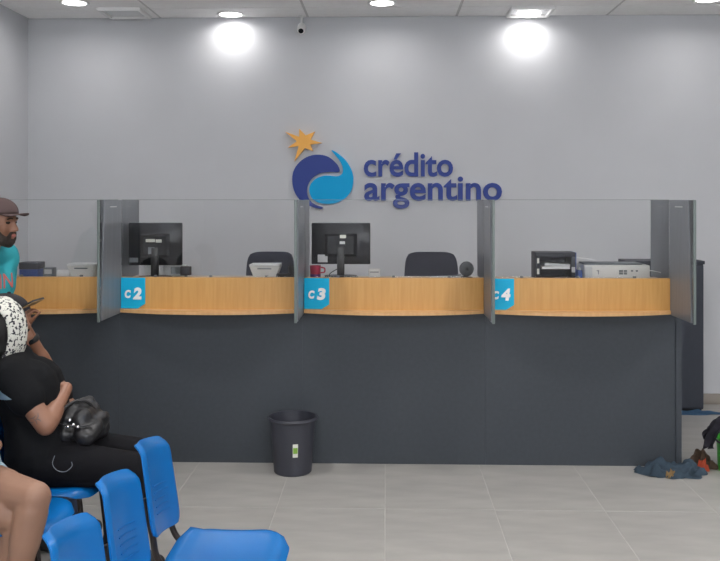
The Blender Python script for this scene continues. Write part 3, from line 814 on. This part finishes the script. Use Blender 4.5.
# ------------------------------------------------------------------ people
def sphere_template(seg, rings):
    vs_ = [V((0, 0, 1))]+[V((math.sin(PI*j/rings)*math.cos(2*PI*i/seg), math.sin(PI*j/rings)*math.sin(2*PI*i/seg), math.cos(PI*j/rings))) for j in range(1, rings) for i in range(seg)]+[V((0, 0, -1))]
    n = len(vs_)-1; fs = []
    for i in range(seg):
        i2 = (i+1) % seg
        fs.append((0, 1+i, 1+i2)); fs.append((n, n-seg+i2, n-seg+i))
        for j in range(rings-2):
            p = 1+j*seg; q = p+seg; fs.append((p+i, q+i, q+i2, p+i2))
    return vs_, fs
SPH = {}
def uvs(bm, mtx, seg=14, rings=9):
    if (seg, rings) not in SPH: SPH[(seg, rings)] = sphere_template(seg, rings)
    t, fs = SPH[(seg, rings)]
    vv = [bm.verts.new(mtx @ p) for p in t]
    for f in fs: bm.faces.new([vv[i] for i in f])
def cap(bm, p0, r0, p1, r1):
    """tapered capsule: swept spheres"""
    p0, p1 = V(p0), V(p1); L = (p1-p0).length
    n = max(2, int(L/(min(r0, r1)*.45))+1); n = min(n, 26)
    d = (p1-p0)
    if L > 1e-6:
        q = d.to_track_quat('Z', 'Y').to_matrix().to_4x4()
        bmesh.ops.create_cone(bm, cap_ends=True, segments=16, radius1=r0, radius2=r1, depth=L, matrix=Matrix.Translation((p0+p1)/2) @ q)
    for p, r in ((p0, r0), (p1, r1)): uvs(bm, Matrix.Translation(p) @ Matrix.Diagonal((r, r, r, 1)))
def ell(bm, c, fwd, right, up, rf, rr, ru):
    m = Matrix((right*rr, fwd*rf, up*ru)).transposed().to_4x4(); m.translation = c
    uvs(bm, m, 20, 14)
def remesh(bm, vox, it=6):
    me = bpy.data.meshes.new('b'); bm.to_mesh(me); bm.free()
    o = bpy.data.objects.new('b', me); COL.objects.link(o)
    r = o.modifiers.new('r', 'REMESH'); r.mode = 'VOXEL'; r.voxel_size = vox
    s_ = o.modifiers.new('s', 'SMOOTH'); s_.factor = .5; s_.iterations = it
    out = bake(o); bpy.data.objects.remove(o); bpy.data.meshes.remove(me)
    out.polygons.foreach_set('use_smooth', [True]*len(out.polygons))
    return out

def hand(L, wrist, d, n, thumb, curl=.5, size=1.0, spread=1.0):
    """palm from wrist along d; n = palm normal (fingers curl towards n); thumb = side of the palm (unit)"""
    d = V(d).normalized(); n = (V(n)-d*V(n).dot(d)).normalized(); w = d.cross(n).normalized()
    if w.dot(V(thumb)) < 0: w = -w
    wr = V(wrist); pl = .085*size
    for k, off in enumerate((.030, .010, -.010, -.028)):
        L.append((wr+w*off*.6*size+d*.012, .014*size, wr+w*off*size+d*pl, .0115*size))
    lens = (.070, .078, .072, .056)
    for k, off in enumerate((.031, .0105, -.0105, -.030)):
        p = wr+w*off*size*spread+d*pl; a = 0
        for seg, fr in enumerate((.45, .32, .23)):
            a += curl*(.9, 1.1, .8)[seg]
            q = p+(d*math.cos(a)+n*math.sin(a))*lens[k]*fr*size
            r = (.0092, .0084, .0074)[seg]*size
            L.append((p, r, q, r*.93)); p = q
    p = wr+w*.022*size+d*.02*size
    for seg, l in enumerate((.042, .034, .027)):
        a = .75-.2*seg
        q = p+(d*math.cos(a)+w*math.sin(a)*.8+n*(.25+.35*curl*seg)).normalized()*l*size
        L.append((p, (.0135, .0105, .0092)[seg]*size, q, (.0110, .0095, .0078)[seg]*size)); p = q

def head_parts(bm, c, f, k=1.0):
    f = V(f).normalized(); r = f.cross(V((0, 0, 1))).normalized(); u = r.cross(f).normalized()
    def at(a, b, d): return c+f*a*k+r*b*k+u*d*k
    ell(bm, at(-.008, 0, .022), f, r, u, .097*k, .076*k, .090*k)
    ell(bm, at(.028, 0, -.025), f, r, u, .062*k, .062*k, .085*k)
    cap(bm, at(.020, .038, -.055), .028*k, at(.062, .018, -.092), .024*k); cap(bm, at(.020, -.038, -.055), .028*k, at(.062, -.018, -.092), .024*k)
    cap(bm, at(.072, -.010, -.098), .019*k, at(.072, .010, -.098), .019*k)
    cap(bm, at(.086, 0, .008), .009*k, at(.108, 0, -.032), .0125*k)
    cap(bm, at(.096, .011, -.036), .009*k, at(.096, -.011, -.036), .009*k)
    cap(bm, at(.078, .038, .022), .012*k, at(.086, -.0, .020), .012*k); cap(bm, at(.078, -.038, .022), .012*k, at(.086, 0, .020), .012*k)
    cap(bm, at(.088, .014, -.060), .0085*k, at(.088, -.014, -.060), .0085*k); cap(bm, at(.086, .013, -.070), .0085*k, at(.086, -.013, -.070), .0085*k)
    cap(bm, at(.06, .040, -.028), .022*k, at(.06, .036, -.04), .022*k); cap(bm, at(.06, -.040, -.028), .022*k, at(.06, -.036, -.04), .022*k)
    for s in (-1, 1):
        ell(bm, at(-.008, s*.078, -.012), f, r, u, .020*k, .010*k, .031*k)
    return at

def limb_list(J):
    L = []
    for s in 'LR':
        L += [(J['sh'+s], .054, J['el'+s], .041), (J['el'+s], .042, J['wr'+s], .027)]
        e, w_ = V(J['el'+s]), V(J['wr'+s]); L.append((e+(w_-e)*.12, .044, e+(w_-e)*.4, .041))
    return L
def leg_list(J):
    L = []
    for s in 'LR':
        h, k, a, t_ = (V(J[q+s]) for q in ('hip', 'kn', 'an', 'toe'))
        L += [(h, .088, k, .060), (h+(k-h)*.1, .092, h+(k-h)*.5, .078), (k, .058, a, .038), (k+(a-k)*.12, .060, k+(a-k)*.42, .054)]
    return L
def foot_list(J):
    L = []
    for s in 'LR':
        a, t_ = V(J['an'+s]), V(J['toe'+s]); d = (t_-a); heel = a-V((d.x, d.y, 0)).normalized()*.03+V((0, 0, -.035))
        L += [(heel, .036, t_, .028), (a, .040, heel, .036), (a, .038, a+(t_-a)*.6, .034)]
    return L
def torso_list(J, wide=1.0):
    p, c, n = V(J['pel']), V(J['chest']), V(J['neck'])
    ax = (V(J['shR'])-V(J['shL'])).normalized(); hx = (V(J['hipR'])-V(J['hipL'])).normalized()
    L = []
    for s in (-1, 1):
        L += [(p+hx*s*.085, .108*wide, p+(c-p)*.5+ax*s*.062, .104*wide), (p+(c-p)*.5+ax*s*.062, .102*wide, c+ax*s*.082, .108*wide)]
    L.append((c, .115*wide, p, .12*wide))
    sl, sr = V(J['shL']), V(J['shR'])
    L += [(sl, .058, n-V((0, 0, .045)), .062), (sr, .058, n-V((0, 0, .045)), .062), (sl-V((0, 0, .02)), .062, c-ax*.06, .100), (sr-V((0, 0, .02)), .062, c+ax*.06, .100)]
    return L
def neck_list(J):
    n, h, f = V(J['neck']), V(J['head']), V(J['face']).normalized()
    return [(n-V((0, 0, .05)), .062, h-f*.02-V((0, 0, .06)), .052)]
def blob(L, infl=0.0, vox=.007, it=5, extra=None):
    bm = bmesh.new()
    for a, r0, b, r1 in L: cap(bm, a, r0+infl, b, r1+infl)
    if extra: extra(bm)
    return remesh(bm, vox, it)
def upto(L, t0, t1):
    """the stretch t0..t1 of each tapered capsule"""
    out = []
    for a, r0, b, r1 in L:
        a, b = V(a), V(b); out.append((a+(b-a)*t0, r0+(r1-r0)*t0, a+(b-a)*t1, r0+(r1-r0)*t1))
    return out
def part(name, me, m, par): return obj(name, me, m, par)
def local(me, o):
    me.transform(Matrix.Translation(-o.location)); return me
def person(label, base, J, skin, hands, group=None):
    t = thing('person', label, 'person', base)
    L = torso_list(J)+neck_list(J)+limb_list(J)+leg_list(J)+foot_list(J)
    for h in hands: hand(L, *h)
    at_box = []
    def ex(bm): at_box.append(head_parts(bm, V(J['head']), V(J['face'])))
    me = blob(L, 0, .0065, 4, ex)
    part('body', local(me, t), skin, t)
    at = at_box[0]
    for s in (-1, 1):
        bm = bmesh.new(); uvs(bm, Matrix.Translation(at(.074, s*.031, .004)) @ Matrix.Diagonal((.0125, .0125, .0095, 1)))
        part('eye', local(finish(bm, smooth=True), t), 'eye', t)
    bm = bmesh.new(); ell(bm, at(.0925, 0, -.065), V(J['face']).normalized(), V(J['face']).normalized().cross(V((0, 0, 1))).normalized(), V((0, 0, 1)), .008, .022, .009)
    part('mouth', local(finish(bm, smooth=True), t), 'lips', t)
    return t, at
def hair_cap(at, vox, pieces, m, t, it=3):
    bm = bmesh.new()
    for p in pieces: cap(bm, *p)
    return part('hair', local(remesh(bm, vox, it), t), m, t)
def shoes(J, t, m):
    for s in 'LR':
        L = [x for x in foot_list({k: J[k] for k in J})]
        a, t_ = V(J['an'+s]), V(J['toe'+s]); d = (t_-a); heel = a-V((d.x, d.y, 0)).normalized()*.03+V((0, 0, -.035))
        q = [(heel, .044, t_, .036), (a-V((0, 0, .01)), .046, heel, .043), (a-V((0, 0, .005)), .045, a+(t_-a)*.6, .042)]
        part('shoe', local(blob(q, 0, .007, 3), t), m, t)
def cap_hat(at, t, m, k=1.0, brim=True, label=None):
    """baseball cap: dome fitted to the skull and a curved brim"""
    bm = bmesh.new()
    N, R = 28, 10; rings = []
    for j in range(R+1):
        ph = PI/2*j/R
        rings.append([bm.verts.new(at(-.010+.107*k*math.cos(ph)*math.cos(2*PI*i/N)*(1.0), .086*k*math.cos(ph)*math.sin(2*PI*i/N), .038+.088*k*math.sin(ph)+.012*math.cos(2*PI*i/N)*math.cos(ph))) for i in range(N)] if j < R else [bm.verts.new(at(-.010, 0, .038+.088*k))])
    for a, b in zip(rings, rings[1:]):
        for i in range(N):
            i2 = (i+1) % N
            if len(b) == 1: bm.faces.new((a[i], a[i2], b[0]))
            else: bm.faces.new((a[i], a[i2], b[i2], b[i]))
    bmesh.ops.recalc_face_normals(bm, faces=bm.faces[:]); bmesh.ops.solidify(bm, geom=bm.faces[:], thickness=.004)
    d = part('cap', local(finish(bm, smooth=True), t), m, t)
    if brim:
        bm = bmesh.new(); n = 16; g = []
        for i in range(n+1):
            a = -1.05+2.1*i/n
            row = []
            for j in range(7):
                q = j/6
                x0, y0 = -.010+.104*math.cos(a), .084*math.sin(a)
                x1, y1 = .085+.078*math.cos(a*1.25)*1.0+.0, .078*math.sin(a*1.25)
                row.append(bm.verts.new(at(x0+(x1-x0)*q, y0+(y1-y0)*q, .050+.010*q-.030*(y0/.084)**2*q*.9)))
            g.append(row)
        for i in range(n):
            for j in range(6): bm.faces.new((g[i][j], g[i+1][j], g[i+1][j+1], g[i][j+1]))
        bmesh.ops.recalc_face_normals(bm, faces=bm.faces[:]); bmesh.ops.solidify(bm, geom=bm.faces[:], thickness=.005)
        part('cap_brim', local(finish(bm, smooth=True), t), m, d)
    bm = bmesh.new(); uvs(bm, Matrix.Translation(at(-.010, 0, .040+.088*k)) @ Matrix.Diagonal((.009, .009, .006, 1)))
    part('cap_button', local(finish(bm, smooth=True), t), m, d)
    return d

# --- standing man in teal shirt
bx_, by_ = -2.195, 4.64
F = V((.92, -.40, 0)).normalized(); Rr = F.cross(V((0, 0, 1)))
B0 = V((bx_, by_, 0))
def fr(f, r, z): return tuple(B0+F*f+Rr*r+V((0, 0, z)))
J = dict(pel=fr(-.02, 0, .87), chest=fr(.03, 0, 1.20), neck=fr(.065, 0, 1.40), head=(bx_+.140, by_-.03, 1.532), face=(.985, -.16, -.06),
         shL=fr(.03, -.175, 1.345), shR=fr(.03, .175, 1.345), elL=fr(-.05, -.235, 1.07), elR=fr(-.06, .245, 1.07), wrL=fr(-.0, -.23, .84), wrR=fr(.02, .25, .83),
         hipL=fr(-.02, -.085, .84), hipR=fr(-.02, .085, .84), knL=fr(.02, -.10, .46), knR=fr(.0, .10, .46), anL=fr(-.02, -.10, .085), anR=fr(-.04, .11, .085), toeL=fr(.13, -.12, .032), toeR=fr(.11, .14, .032))
man, at = person('bearded person standing in brown cap and teal shirt with red lettering', (bx_, by_, 0), J, 'skin',
    [(J['wrL'], F*.5+V((0, 0, -.85)), Rr, F, .3), (J['wrR'], F*.35+V((0, 0, -.9)), -Rr, F, .3)])
arms = limb_list(J)
sl = [(J['shL'], .054, tuple((V(J['shL'])*.35+V(J['elL'])*.65)), .048), (J['shR'], .054, tuple((V(J['shR'])*.35+V(J['elR'])*.65)), .048)]
p_, c_ = V(J['pel']), V(J['chest'])
shirt = blob(torso_list(J)+sl+[(V(J['neck'])-V((0, 0, .05)), .064, V(J['neck'])-V((0, 0, .012)), .056)], .016, .008, 6)
# lettering laid on the chest
bvh = BVHTree.FromPolygons([v.co.copy() for v in shirt.vertices], [tuple(p.vertices) for p in shirt.polygons])
sh_o = part('shirt', local(shirt, man), 'teal_shirt', man)
tm = text_mesh('AFIN', .085, 0, .001); a_, b_, c0, d0 = mesh_bounds(tm)
bmT = bmesh.new(); bmT.from_mesh(tm)
bmesh.ops.triangulate(bmT, faces=bmT.faces[:]); bmesh.ops.subdivide_edges(bmT, edges=[e for e in bmT.edges if e.calc_length() > .01], cuts=2)
Dd = V((.60, -.80, 0)).normalized(); Rx = V((.80, .60, 0)).normalized()
for v in bmT.verts:
    u = (v.co.x-(a_+b_)/2)/(b_-a_)*.19; w_ = (v.co.y-(c0+d0)/2)/(d0-c0)*.078
    org = V((bx_+.085, by_+.026, 1.218))+Rx*u+V((0, 0, w_))
    hit = bvh.ray_cast(org+Dd*.6, -Dd)
    v.co = (hit[0]+Dd*.003) if hit[0] else org+Dd*.13
part('shirt_lettering', local(finish(bmT), man), 'red_print', sh_o)
part('trousers', local(blob(leg_list(J)+[(p_+Rr*.07, .11, p_-Rr*.07, .11), (p_+V((0, 0, .06)), .125, p_-V((0, 0, .03)), .12)], .013, .009, 6), man), 'denim', man)
shoes(J, man, 'rubber')
bm = bmesh.new()
for a, r0, b, r1 in ((at(.012, .056, -.03), .024, at(.050, .034, -.092), .029), (at(.012, -.056, -.03), .024, at(.050, -.034, -.092), .029), (at(.050, .034, -.094), .028, at(.066, 0, -.106), .026), (at(.050, -.034, -.094), .028, at(.066, 0, -.106), .026), (at(.089, .020, -.050), .0075, at(.093, 0, -.048), .0075), (at(.089, -.020, -.050), .0075, at(.093, 0, -.048), .0075), (at(.089, .020, -.050), .0075, at(.078, .026, -.085), .014), (at(.089, -.020, -.050), .0075, at(.078, -.026, -.085), .014), (at(.080, .012, -.097), .016, at(.080, -.012, -.097), .016)):
    cap(bm, a, r0, b, r1)
part('beard', local(remesh(bm, .005, 2), man), 'beard', man)
hair_cap(at, .008, [(at(-.04, .05, .01), .045, at(-.05, -.05, .01), .045), (at(-.05, .03, -.03), .045, at(-.05, -.03, -.03), .045), (at(.01, .062, .02), .020, at(.0, .066, -.02), .014), (at(.01, -.062, .02), .020, at(.0, -.066, -.02), .014)], 'beard', man)
for s in (-1, 1):
    part('eyebrow', local(tube([at(.090, s*.012, .022), at(.092, s*.03, .028), at(.078, s*.048, .020)], .004, 6, 4), man), 'beard', man)
cap_hat(at, man, 'cap', 1.06)

# --- seated figures (facing +X)
def seated(label, y, pel, chest, neck, head, face, arms, legs, skin, hands, lean=0.0, shw=.165, shz=-.05):
    J = dict(pel=(pel[0], y, pel[1]), chest=(chest[0], y, chest[1]), neck=(neck[0], y, neck[1]), head=head, face=face)
    J.update(arms); J.update(legs)
    t, at = person(label, (pel[0], y, 0), J, skin, hands)
    return t, at, J

# person in black with handbag
yC = 3.77
legsC = dict(hipL=(-1.47, yC+.09, .545), hipR=(-1.47, yC-.09, .545), knL=(-1.075, yC+.115, .515), knR=(-1.07, yC-.095, .515), anL=(-1.16, yC+.12, .085), anR=(-1.16, yC-.10, .085), toeL=(-1.02, yC+.13, .032), toeR=(-1.02, yC-.11, .032))
armsC = dict(shL=(-1.625, yC+.155, .895), shR=(-1.555, yC-.165, .925), elL=(-1.44, yC+.20, .70), elR=(-1.395, yC-.20, .725), wrL=(-1.37, yC-.01, .74), wrR=(-1.385, yC+.005, .835))
tC, atC, JC = seated('seated person in black clothes with patterned headscarf, arms folded over a black handbag', yC, (-1.475, .572), (-1.540, .835), (-1.60, .985), (-1.635, yC-.02, 1.09), (.75, .66, -.1), armsC, legsC, 'skin',
    [(armsC['wrR'], (-.80, .45, .40), (-.3, -.2, -.9), (.1, -.9, .3), .75), (armsC['wrL'], (-.2, -.9, .1), (-.6, 0, -.2), (0, -.1, 1), .6)])
slv = [(JC['shL'], .054, tuple(V(JC['shL'])*.28+V(JC['elL'])*.72), .052), (JC['shR'], .058, tuple(V(JC['shR'])*.54+V(JC['elR'])*.46), .060)]
shC = part('t_shirt', local(blob(torso_list(JC, 1.08)+slv+[(V(JC['neck'])-V((0, 0, .06)), .066, V(JC['neck'])-V((0, 0, .02)), .056)], .016, .008, 6), tC), 'black_cloth', tC)
pC = V(JC['pel'])
trC = part('trousers', local(blob(leg_list(JC)+[(pC+V((0, .075, -.0)), .125, pC-V((0, .075, 0)), .125)], .015, .009, 6), tC), 'black_trouser', tC)
part('drawstring', local(tube([(-1.36, yC-.195, .60), (-1.365, yC-.205, .57), (-1.345, yC-.21, .545), (-1.31, yC-.21, .54), (-1.285, yC-.205, .56), (-1.29, yC-.195, .575)], .0016, 6, 6), tC), 'grey', trC)
shoes(JC, tC, 'rubber')
hair_cap(atC, .009, [(atC(-.02, 0, .035), .098, atC(-.03, 0, .0), .098), (atC(-.05, 0, -.02), .085, atC(-.075, 0, -.10), .070), (atC(-.075, 0, -.10), .070, atC(-.07, 0, -.18), .045), (atC(0, .05, .0), .045, atC(-.02, .06, -.07), .035), (atC(0, -.05, .0), .045, atC(-.02, -.06, -.07), .035)], 'hair', tC, 4)
# scarf band: over the crown and down behind, seen as a wide patterned arc
hc = V(JC['head'])+V((-.005, -.075, -.005))
bm = bmesh.new(); g = []
NA = 26
for i in range(NA+1):
    a = math.radians(150-250*i/NA)                # from the far side over the top, down to the nape
    ca, sa = math.cos(a), math.sin(a)
    row = []
    wdt = .040+.016*math.sin(PI*i/NA)
    if i > NA*.8: wdt *= 1-.75*(i-NA*.8)/(NA*.2)
    for j in range(9):
        q = -1+2*j/8
        ro = 1.0-.30*(.5-.5*q)*1.0
        bulge = -.030*math.cos(q*PI/2)
        xx = .108*ca*(1-.45*(.5-.5*q)*wdt/.056); zz = .142*sa*(1-.36*(.5-.5*q)*wdt/.056)
        row.append(bm.verts.new(hc+V((xx, bulge+.045*q+.004*math.sin(i*1.7+j), zz+(.012 if a > 0 else -.01)))))
    g.append(row)
for i in range(NA):
    for j in range(8): bm.faces.new((g[i][j], g[i+1][j], g[i+1][j+1], g[i][j+1]))
bmesh.ops.recalc_face_normals(bm, faces=bm.faces[:]); bmesh.ops.solidify(bm, geom=bm.faces[:], thickness=.006)
part('headscarf', local(finish(bm, smooth=True), tC), 'scarf', tC)['label'] = 'white headscarf with small black pattern'
# pale blue cloth at the shoulder blade, tattoo on the forearm
bvC = BVHTree.FromPolygons([v.co+tC.location for v in shC.data.vertices], [tuple(p.vertices) for p in shC.data.polygons])
def laid(outl, m, name, par, bvh, view, lift=.003):
    bm = bmesh.new(); f = bm.faces.new([bm.verts.new(p) for p in outl])
    bmesh.ops.triangulate(bm, faces=[f]); bmesh.ops.subdivide_edges(bm, edges=bm.edges[:], cuts=5, use_grid_fill=True)
    for v in bm.verts:
        h = bvh.ray_cast(v.co+view*.5, -view)
        if h[0]: v.co = h[0]+view*lift
    return part(name, local(finish(bm, smooth=True), tC), m, par)
vw = V((.42, -.90, .12)).normalized()
bodyC = [c for c in tC.children if c.name.startswith('body')][0]
bvB = BVHTree.FromPolygons([v.co+tC.location for v in bodyC.data.vertices], [tuple(p.vertices) for p in bodyC.data.polygons])
laid([(-1.63, 3.5, .955), (-1.585, 3.5, .915), (-1.545, 3.5, .870), (-1.505, 3.5, .845), (-1.545, 3.5, .838), (-1.63, 3.5, .855)], 'lightblue', 'undershirt', shC, bvC, vw, .004)['label'] = 'pale blue undershirt showing at the shoulder'
for dx, dz, a in ((0, 0, .5), (.018, .004, 1.3), (.010, -.018, 2.2), (-.008, -.020, .1), (.022, -.012, 2.8)):
    c_a, s_a = math.cos(a), math.sin(a)
    ol = [(-1.418+dx+u*c_a-w*s_a, 3.5, .772+dz+u*s_a+w*c_a) for u, w in ((-.013, -.001), (0, -.006), (.013, -.001), (.013, .001), (0, -.002), (-.013, .001))]
    laid(ol, 'tattoo', 'tattoo', bodyC, bvB, vw, .0012)

# handbag on the lap
t = thing('handbag', 'black leather handbag with silver beads on the lap of the person in black', 'handbag', (-1.315, yC-.0, .60))
bm = bmesh.new()
for a, r0, b, r1 in (((-.05, -.07, .06), .055, (-.05, .08, .06), .055), ((.045, -.075, .055), .052, (.045, .08, .055), .052), ((-.035, -.06, .13), .040, (-.035, .06, .13), .040), ((.02, -.06, .125), .044, (.02, .06, .125), .044), ((.06, -.05, .08), .045, (.06, .06, .08), .045), ((-.02, -.05, .165), .026, (.01, .05, .165), .026)):
    cap(bm, a, r0, b, r1)
me = remesh(bm, .008, 4)
for v in me.vertices: v.co += v.normal*.010*mnoise.noise(v.co*22)
bag = obj('pouch', me, 'leather', t)
obj('strap', tube([(-.06, -.09, .10), (-.05, -.10, .16), (-.01, -.06, .192), (.03, -.02, .18), (.06, .03, .12)], .007, 8, 6), 'leather', t)
obj('flap_seam', tube([(-.075, -.110, .115), (-.03, -.118, .105), (.03, -.118, .10), (.085, -.105, .11)], .004, 6, 6), 'leather', t)
for p in ((-.012, -.112, .125), (.006, -.120, .108), (-.018, -.119, .100), (.024, -.118, .098)):
    bm = bmesh.new(); uvs(bm, Matrix.Translation(p) @ Matrix.Diagonal((.0075,)*3+(1,))); obj('bead', finish(bm, smooth=True), 'silver', t)

# person with black cap and phone
yB = 4.19
legsB = dict(hipL=(-1.92, yB+.085, .545), hipR=(-1.92, yB-.085, .545), knL=(-1.53, yB+.12, .52), knR=(-1.53, yB-.10, .52), anL=(-1.58, yB+.12, .085), anR=(-1.57, yB-.11, .085), toeL=(-1.44, yB+.13, .032), toeR=(-1.43, yB-.12, .032))
armsB = dict(shL=(-1.86, yB+.165, .905), shR=(-1.83, yB-.165, .905), elL=(-1.72, yB+.20, .69), elR=(-1.570, yB-.14, .84), wrL=(-1.60, yB+.10, .63), wrR=(-1.640, yB-.22, 1.055))
tB, atB, JB = seated('seated person in black cap with wristwatch, holding up a phone', yB, (-1.93, .572), (-1.89, .825), (-1.86, .965), (-1.822, yB-.03, 1.07), (.96, .1, -.2), armsB, legsB, 'skin_dark',
    [(armsB['wrR'], (.02, .02, .99), (.8, .6, 0), (0, -1, .2), .95, .88), (armsB['wrL'], (.7, -.4, -.3), (0, 0, -1), (0, -1, 0), .4)])
slb = [(JB['shL'], .054, tuple(V(JB['shL'])*.3+V(JB['elL'])*.7), .05), (JB['shR'], .054, tuple(V(JB['shR'])*.3+V(JB['elR'])*.7), .05)]
part('t_shirt', local(blob(torso_list(JB)+slb+[(V(JB['neck'])-V((0, 0, .06)), .066, V(JB['neck'])-V((0, 0, .02)), .056)], .015, .009, 6), tB), 'black_cloth', tB)
pB = V(JB['pel'])
part('trousers', local(blob(leg_list(JB)+[(pB+V((0, .075, 0)), .12, pB-V((0, .075, 0)), .12)], .014, .010, 6), tB), 'denim', tB)
shoes(JB, tB, 'rubber')
hair_cap(atB, .009, [(atB(.0, 0, .025), .088, atB(-.02, 0, .03), .09), (atB(-.04, .04, .0), .050, atB(-.04, -.04, .0), .050), (atB(-.06, .025, -.04), .040, atB(-.06, -.025, -.04), .040)], 'hair', tB)
cap_hat(atB, tB, 'cap_black', 1.10, False)
wd = (V(JB['wrR'])-V(JB['elR'])).normalized(); wp = V(JB['elR'])+(V(JB['wrR'])-V(JB['elR']))*.80
wt = obj('watch_band', local(tube([wp-wd*.013, wp-wd*.009, wp+wd*.009, wp+wd*.013], [.034, .037, .037, .034], 20), tB), 'rubber', tB)
bm = bmesh.new(); ell(bm, wp+V((.01, -.036, 0)), V((0, 1, 0)), V((1, 0, 0)), V((0, 0, 1)), .009, .016, .018); obj('watch_face', local(finish(bm, smooth=True), tB), 'black_gloss', wt)
ph = thing('phone', 'dark smartphone held up in the hand of the person in black cap', 'phone', (-1.618, yB-.20, 1.180))
ph.rotation_euler = (0, -.50, 0)
obj('body', box(-.030, .030, -.066, .066, -.004, .004, .003, 2), 'black', ph); obj('screen', box(-.027, .027, -.062, .062, .0042, .0052), 'black_gloss', ph); obj('case_back', box(-.031, .031, -.067, .067, -.0065, -.0042, .001, 1), 'rag_tan', ph)

# person with bare crossed legs
yD = 3.22
legsD = dict(hipL=(-1.57, yD+.085, .575), hipR=(-1.57, yD-.085, .55), knL=(-1.272, yD-.07, .572), knR=(-1.345, yD-.03, .485), anL=(-1.335, yD-.13, .19), anR=(-1.40, yD-.05, .085), toeL=(-1.25, yD-.15, .14), toeR=(-1.27, yD-.03, .032))
armsD = dict(shL=(-1.62, yD+.165, .945), shR=(-1.61, yD-.165, .945), elL=(-1.58, yD+.20, .69), elR=(-1.462, yD-.185, .715), wrL=(-1.48, yD+.07, .72), wrR=(-1.50, yD+.03, .76))
tD, atD, JD = seated('seated person with bare crossed legs beside the person in black', yD, (-1.585, .580), (-1.60, .85), (-1.62, 1.005), (-1.61, yD, 1.125), (.98, -.05, -.15), armsD, legsD, 'skin_light',
    [(armsD['wrR'], (-.6, .7, .1), (-.6, -.5, 0), (0, 0, 1), .4), (armsD['wrL'], (-.2, -.9, .1), (0, 0, -1), (.3, -.9, 0), .35)])
sld = [(JD['shL'], .054, tuple(V(JD['shL'])*.4+V(JD['elL'])*.6), .05), (JD['shR'], .054, tuple(V(JD['shR'])*.4+V(JD['elR'])*.6), .05)]
part('blouse', local(blob(torso_list(JD)+sld, .014, .009, 6), tD), 'lightblue', tD)
pD = V(JD['pel'])
part('shorts', local(blob(upto([(V(JD['hip'+s]), .094, V(JD['kn'+s]), .060) for s in 'LR'], 0, .20)+[(pD+V((0, .075, 0)), .12, pD-V((0, .075, 0)), .12)], .013, .009, 5), tD), 'lightblue', tD)
shoes(JD, tD, 'offwhite')
hair_cap(atD, .009, [(atD(-.02, 0, .035), .098, atD(-.03, 0, .0), .098), (atD(-.05, 0, -.02), .085, atD(-.08, 0, -.16), .060), (atD(0, .05, .0), .045, atD(-.02, .06, -.07), .035), (atD(0, -.05, .0), .045, atD(-.02, -.06, -.07), .035)], 'hair', tD, 4)
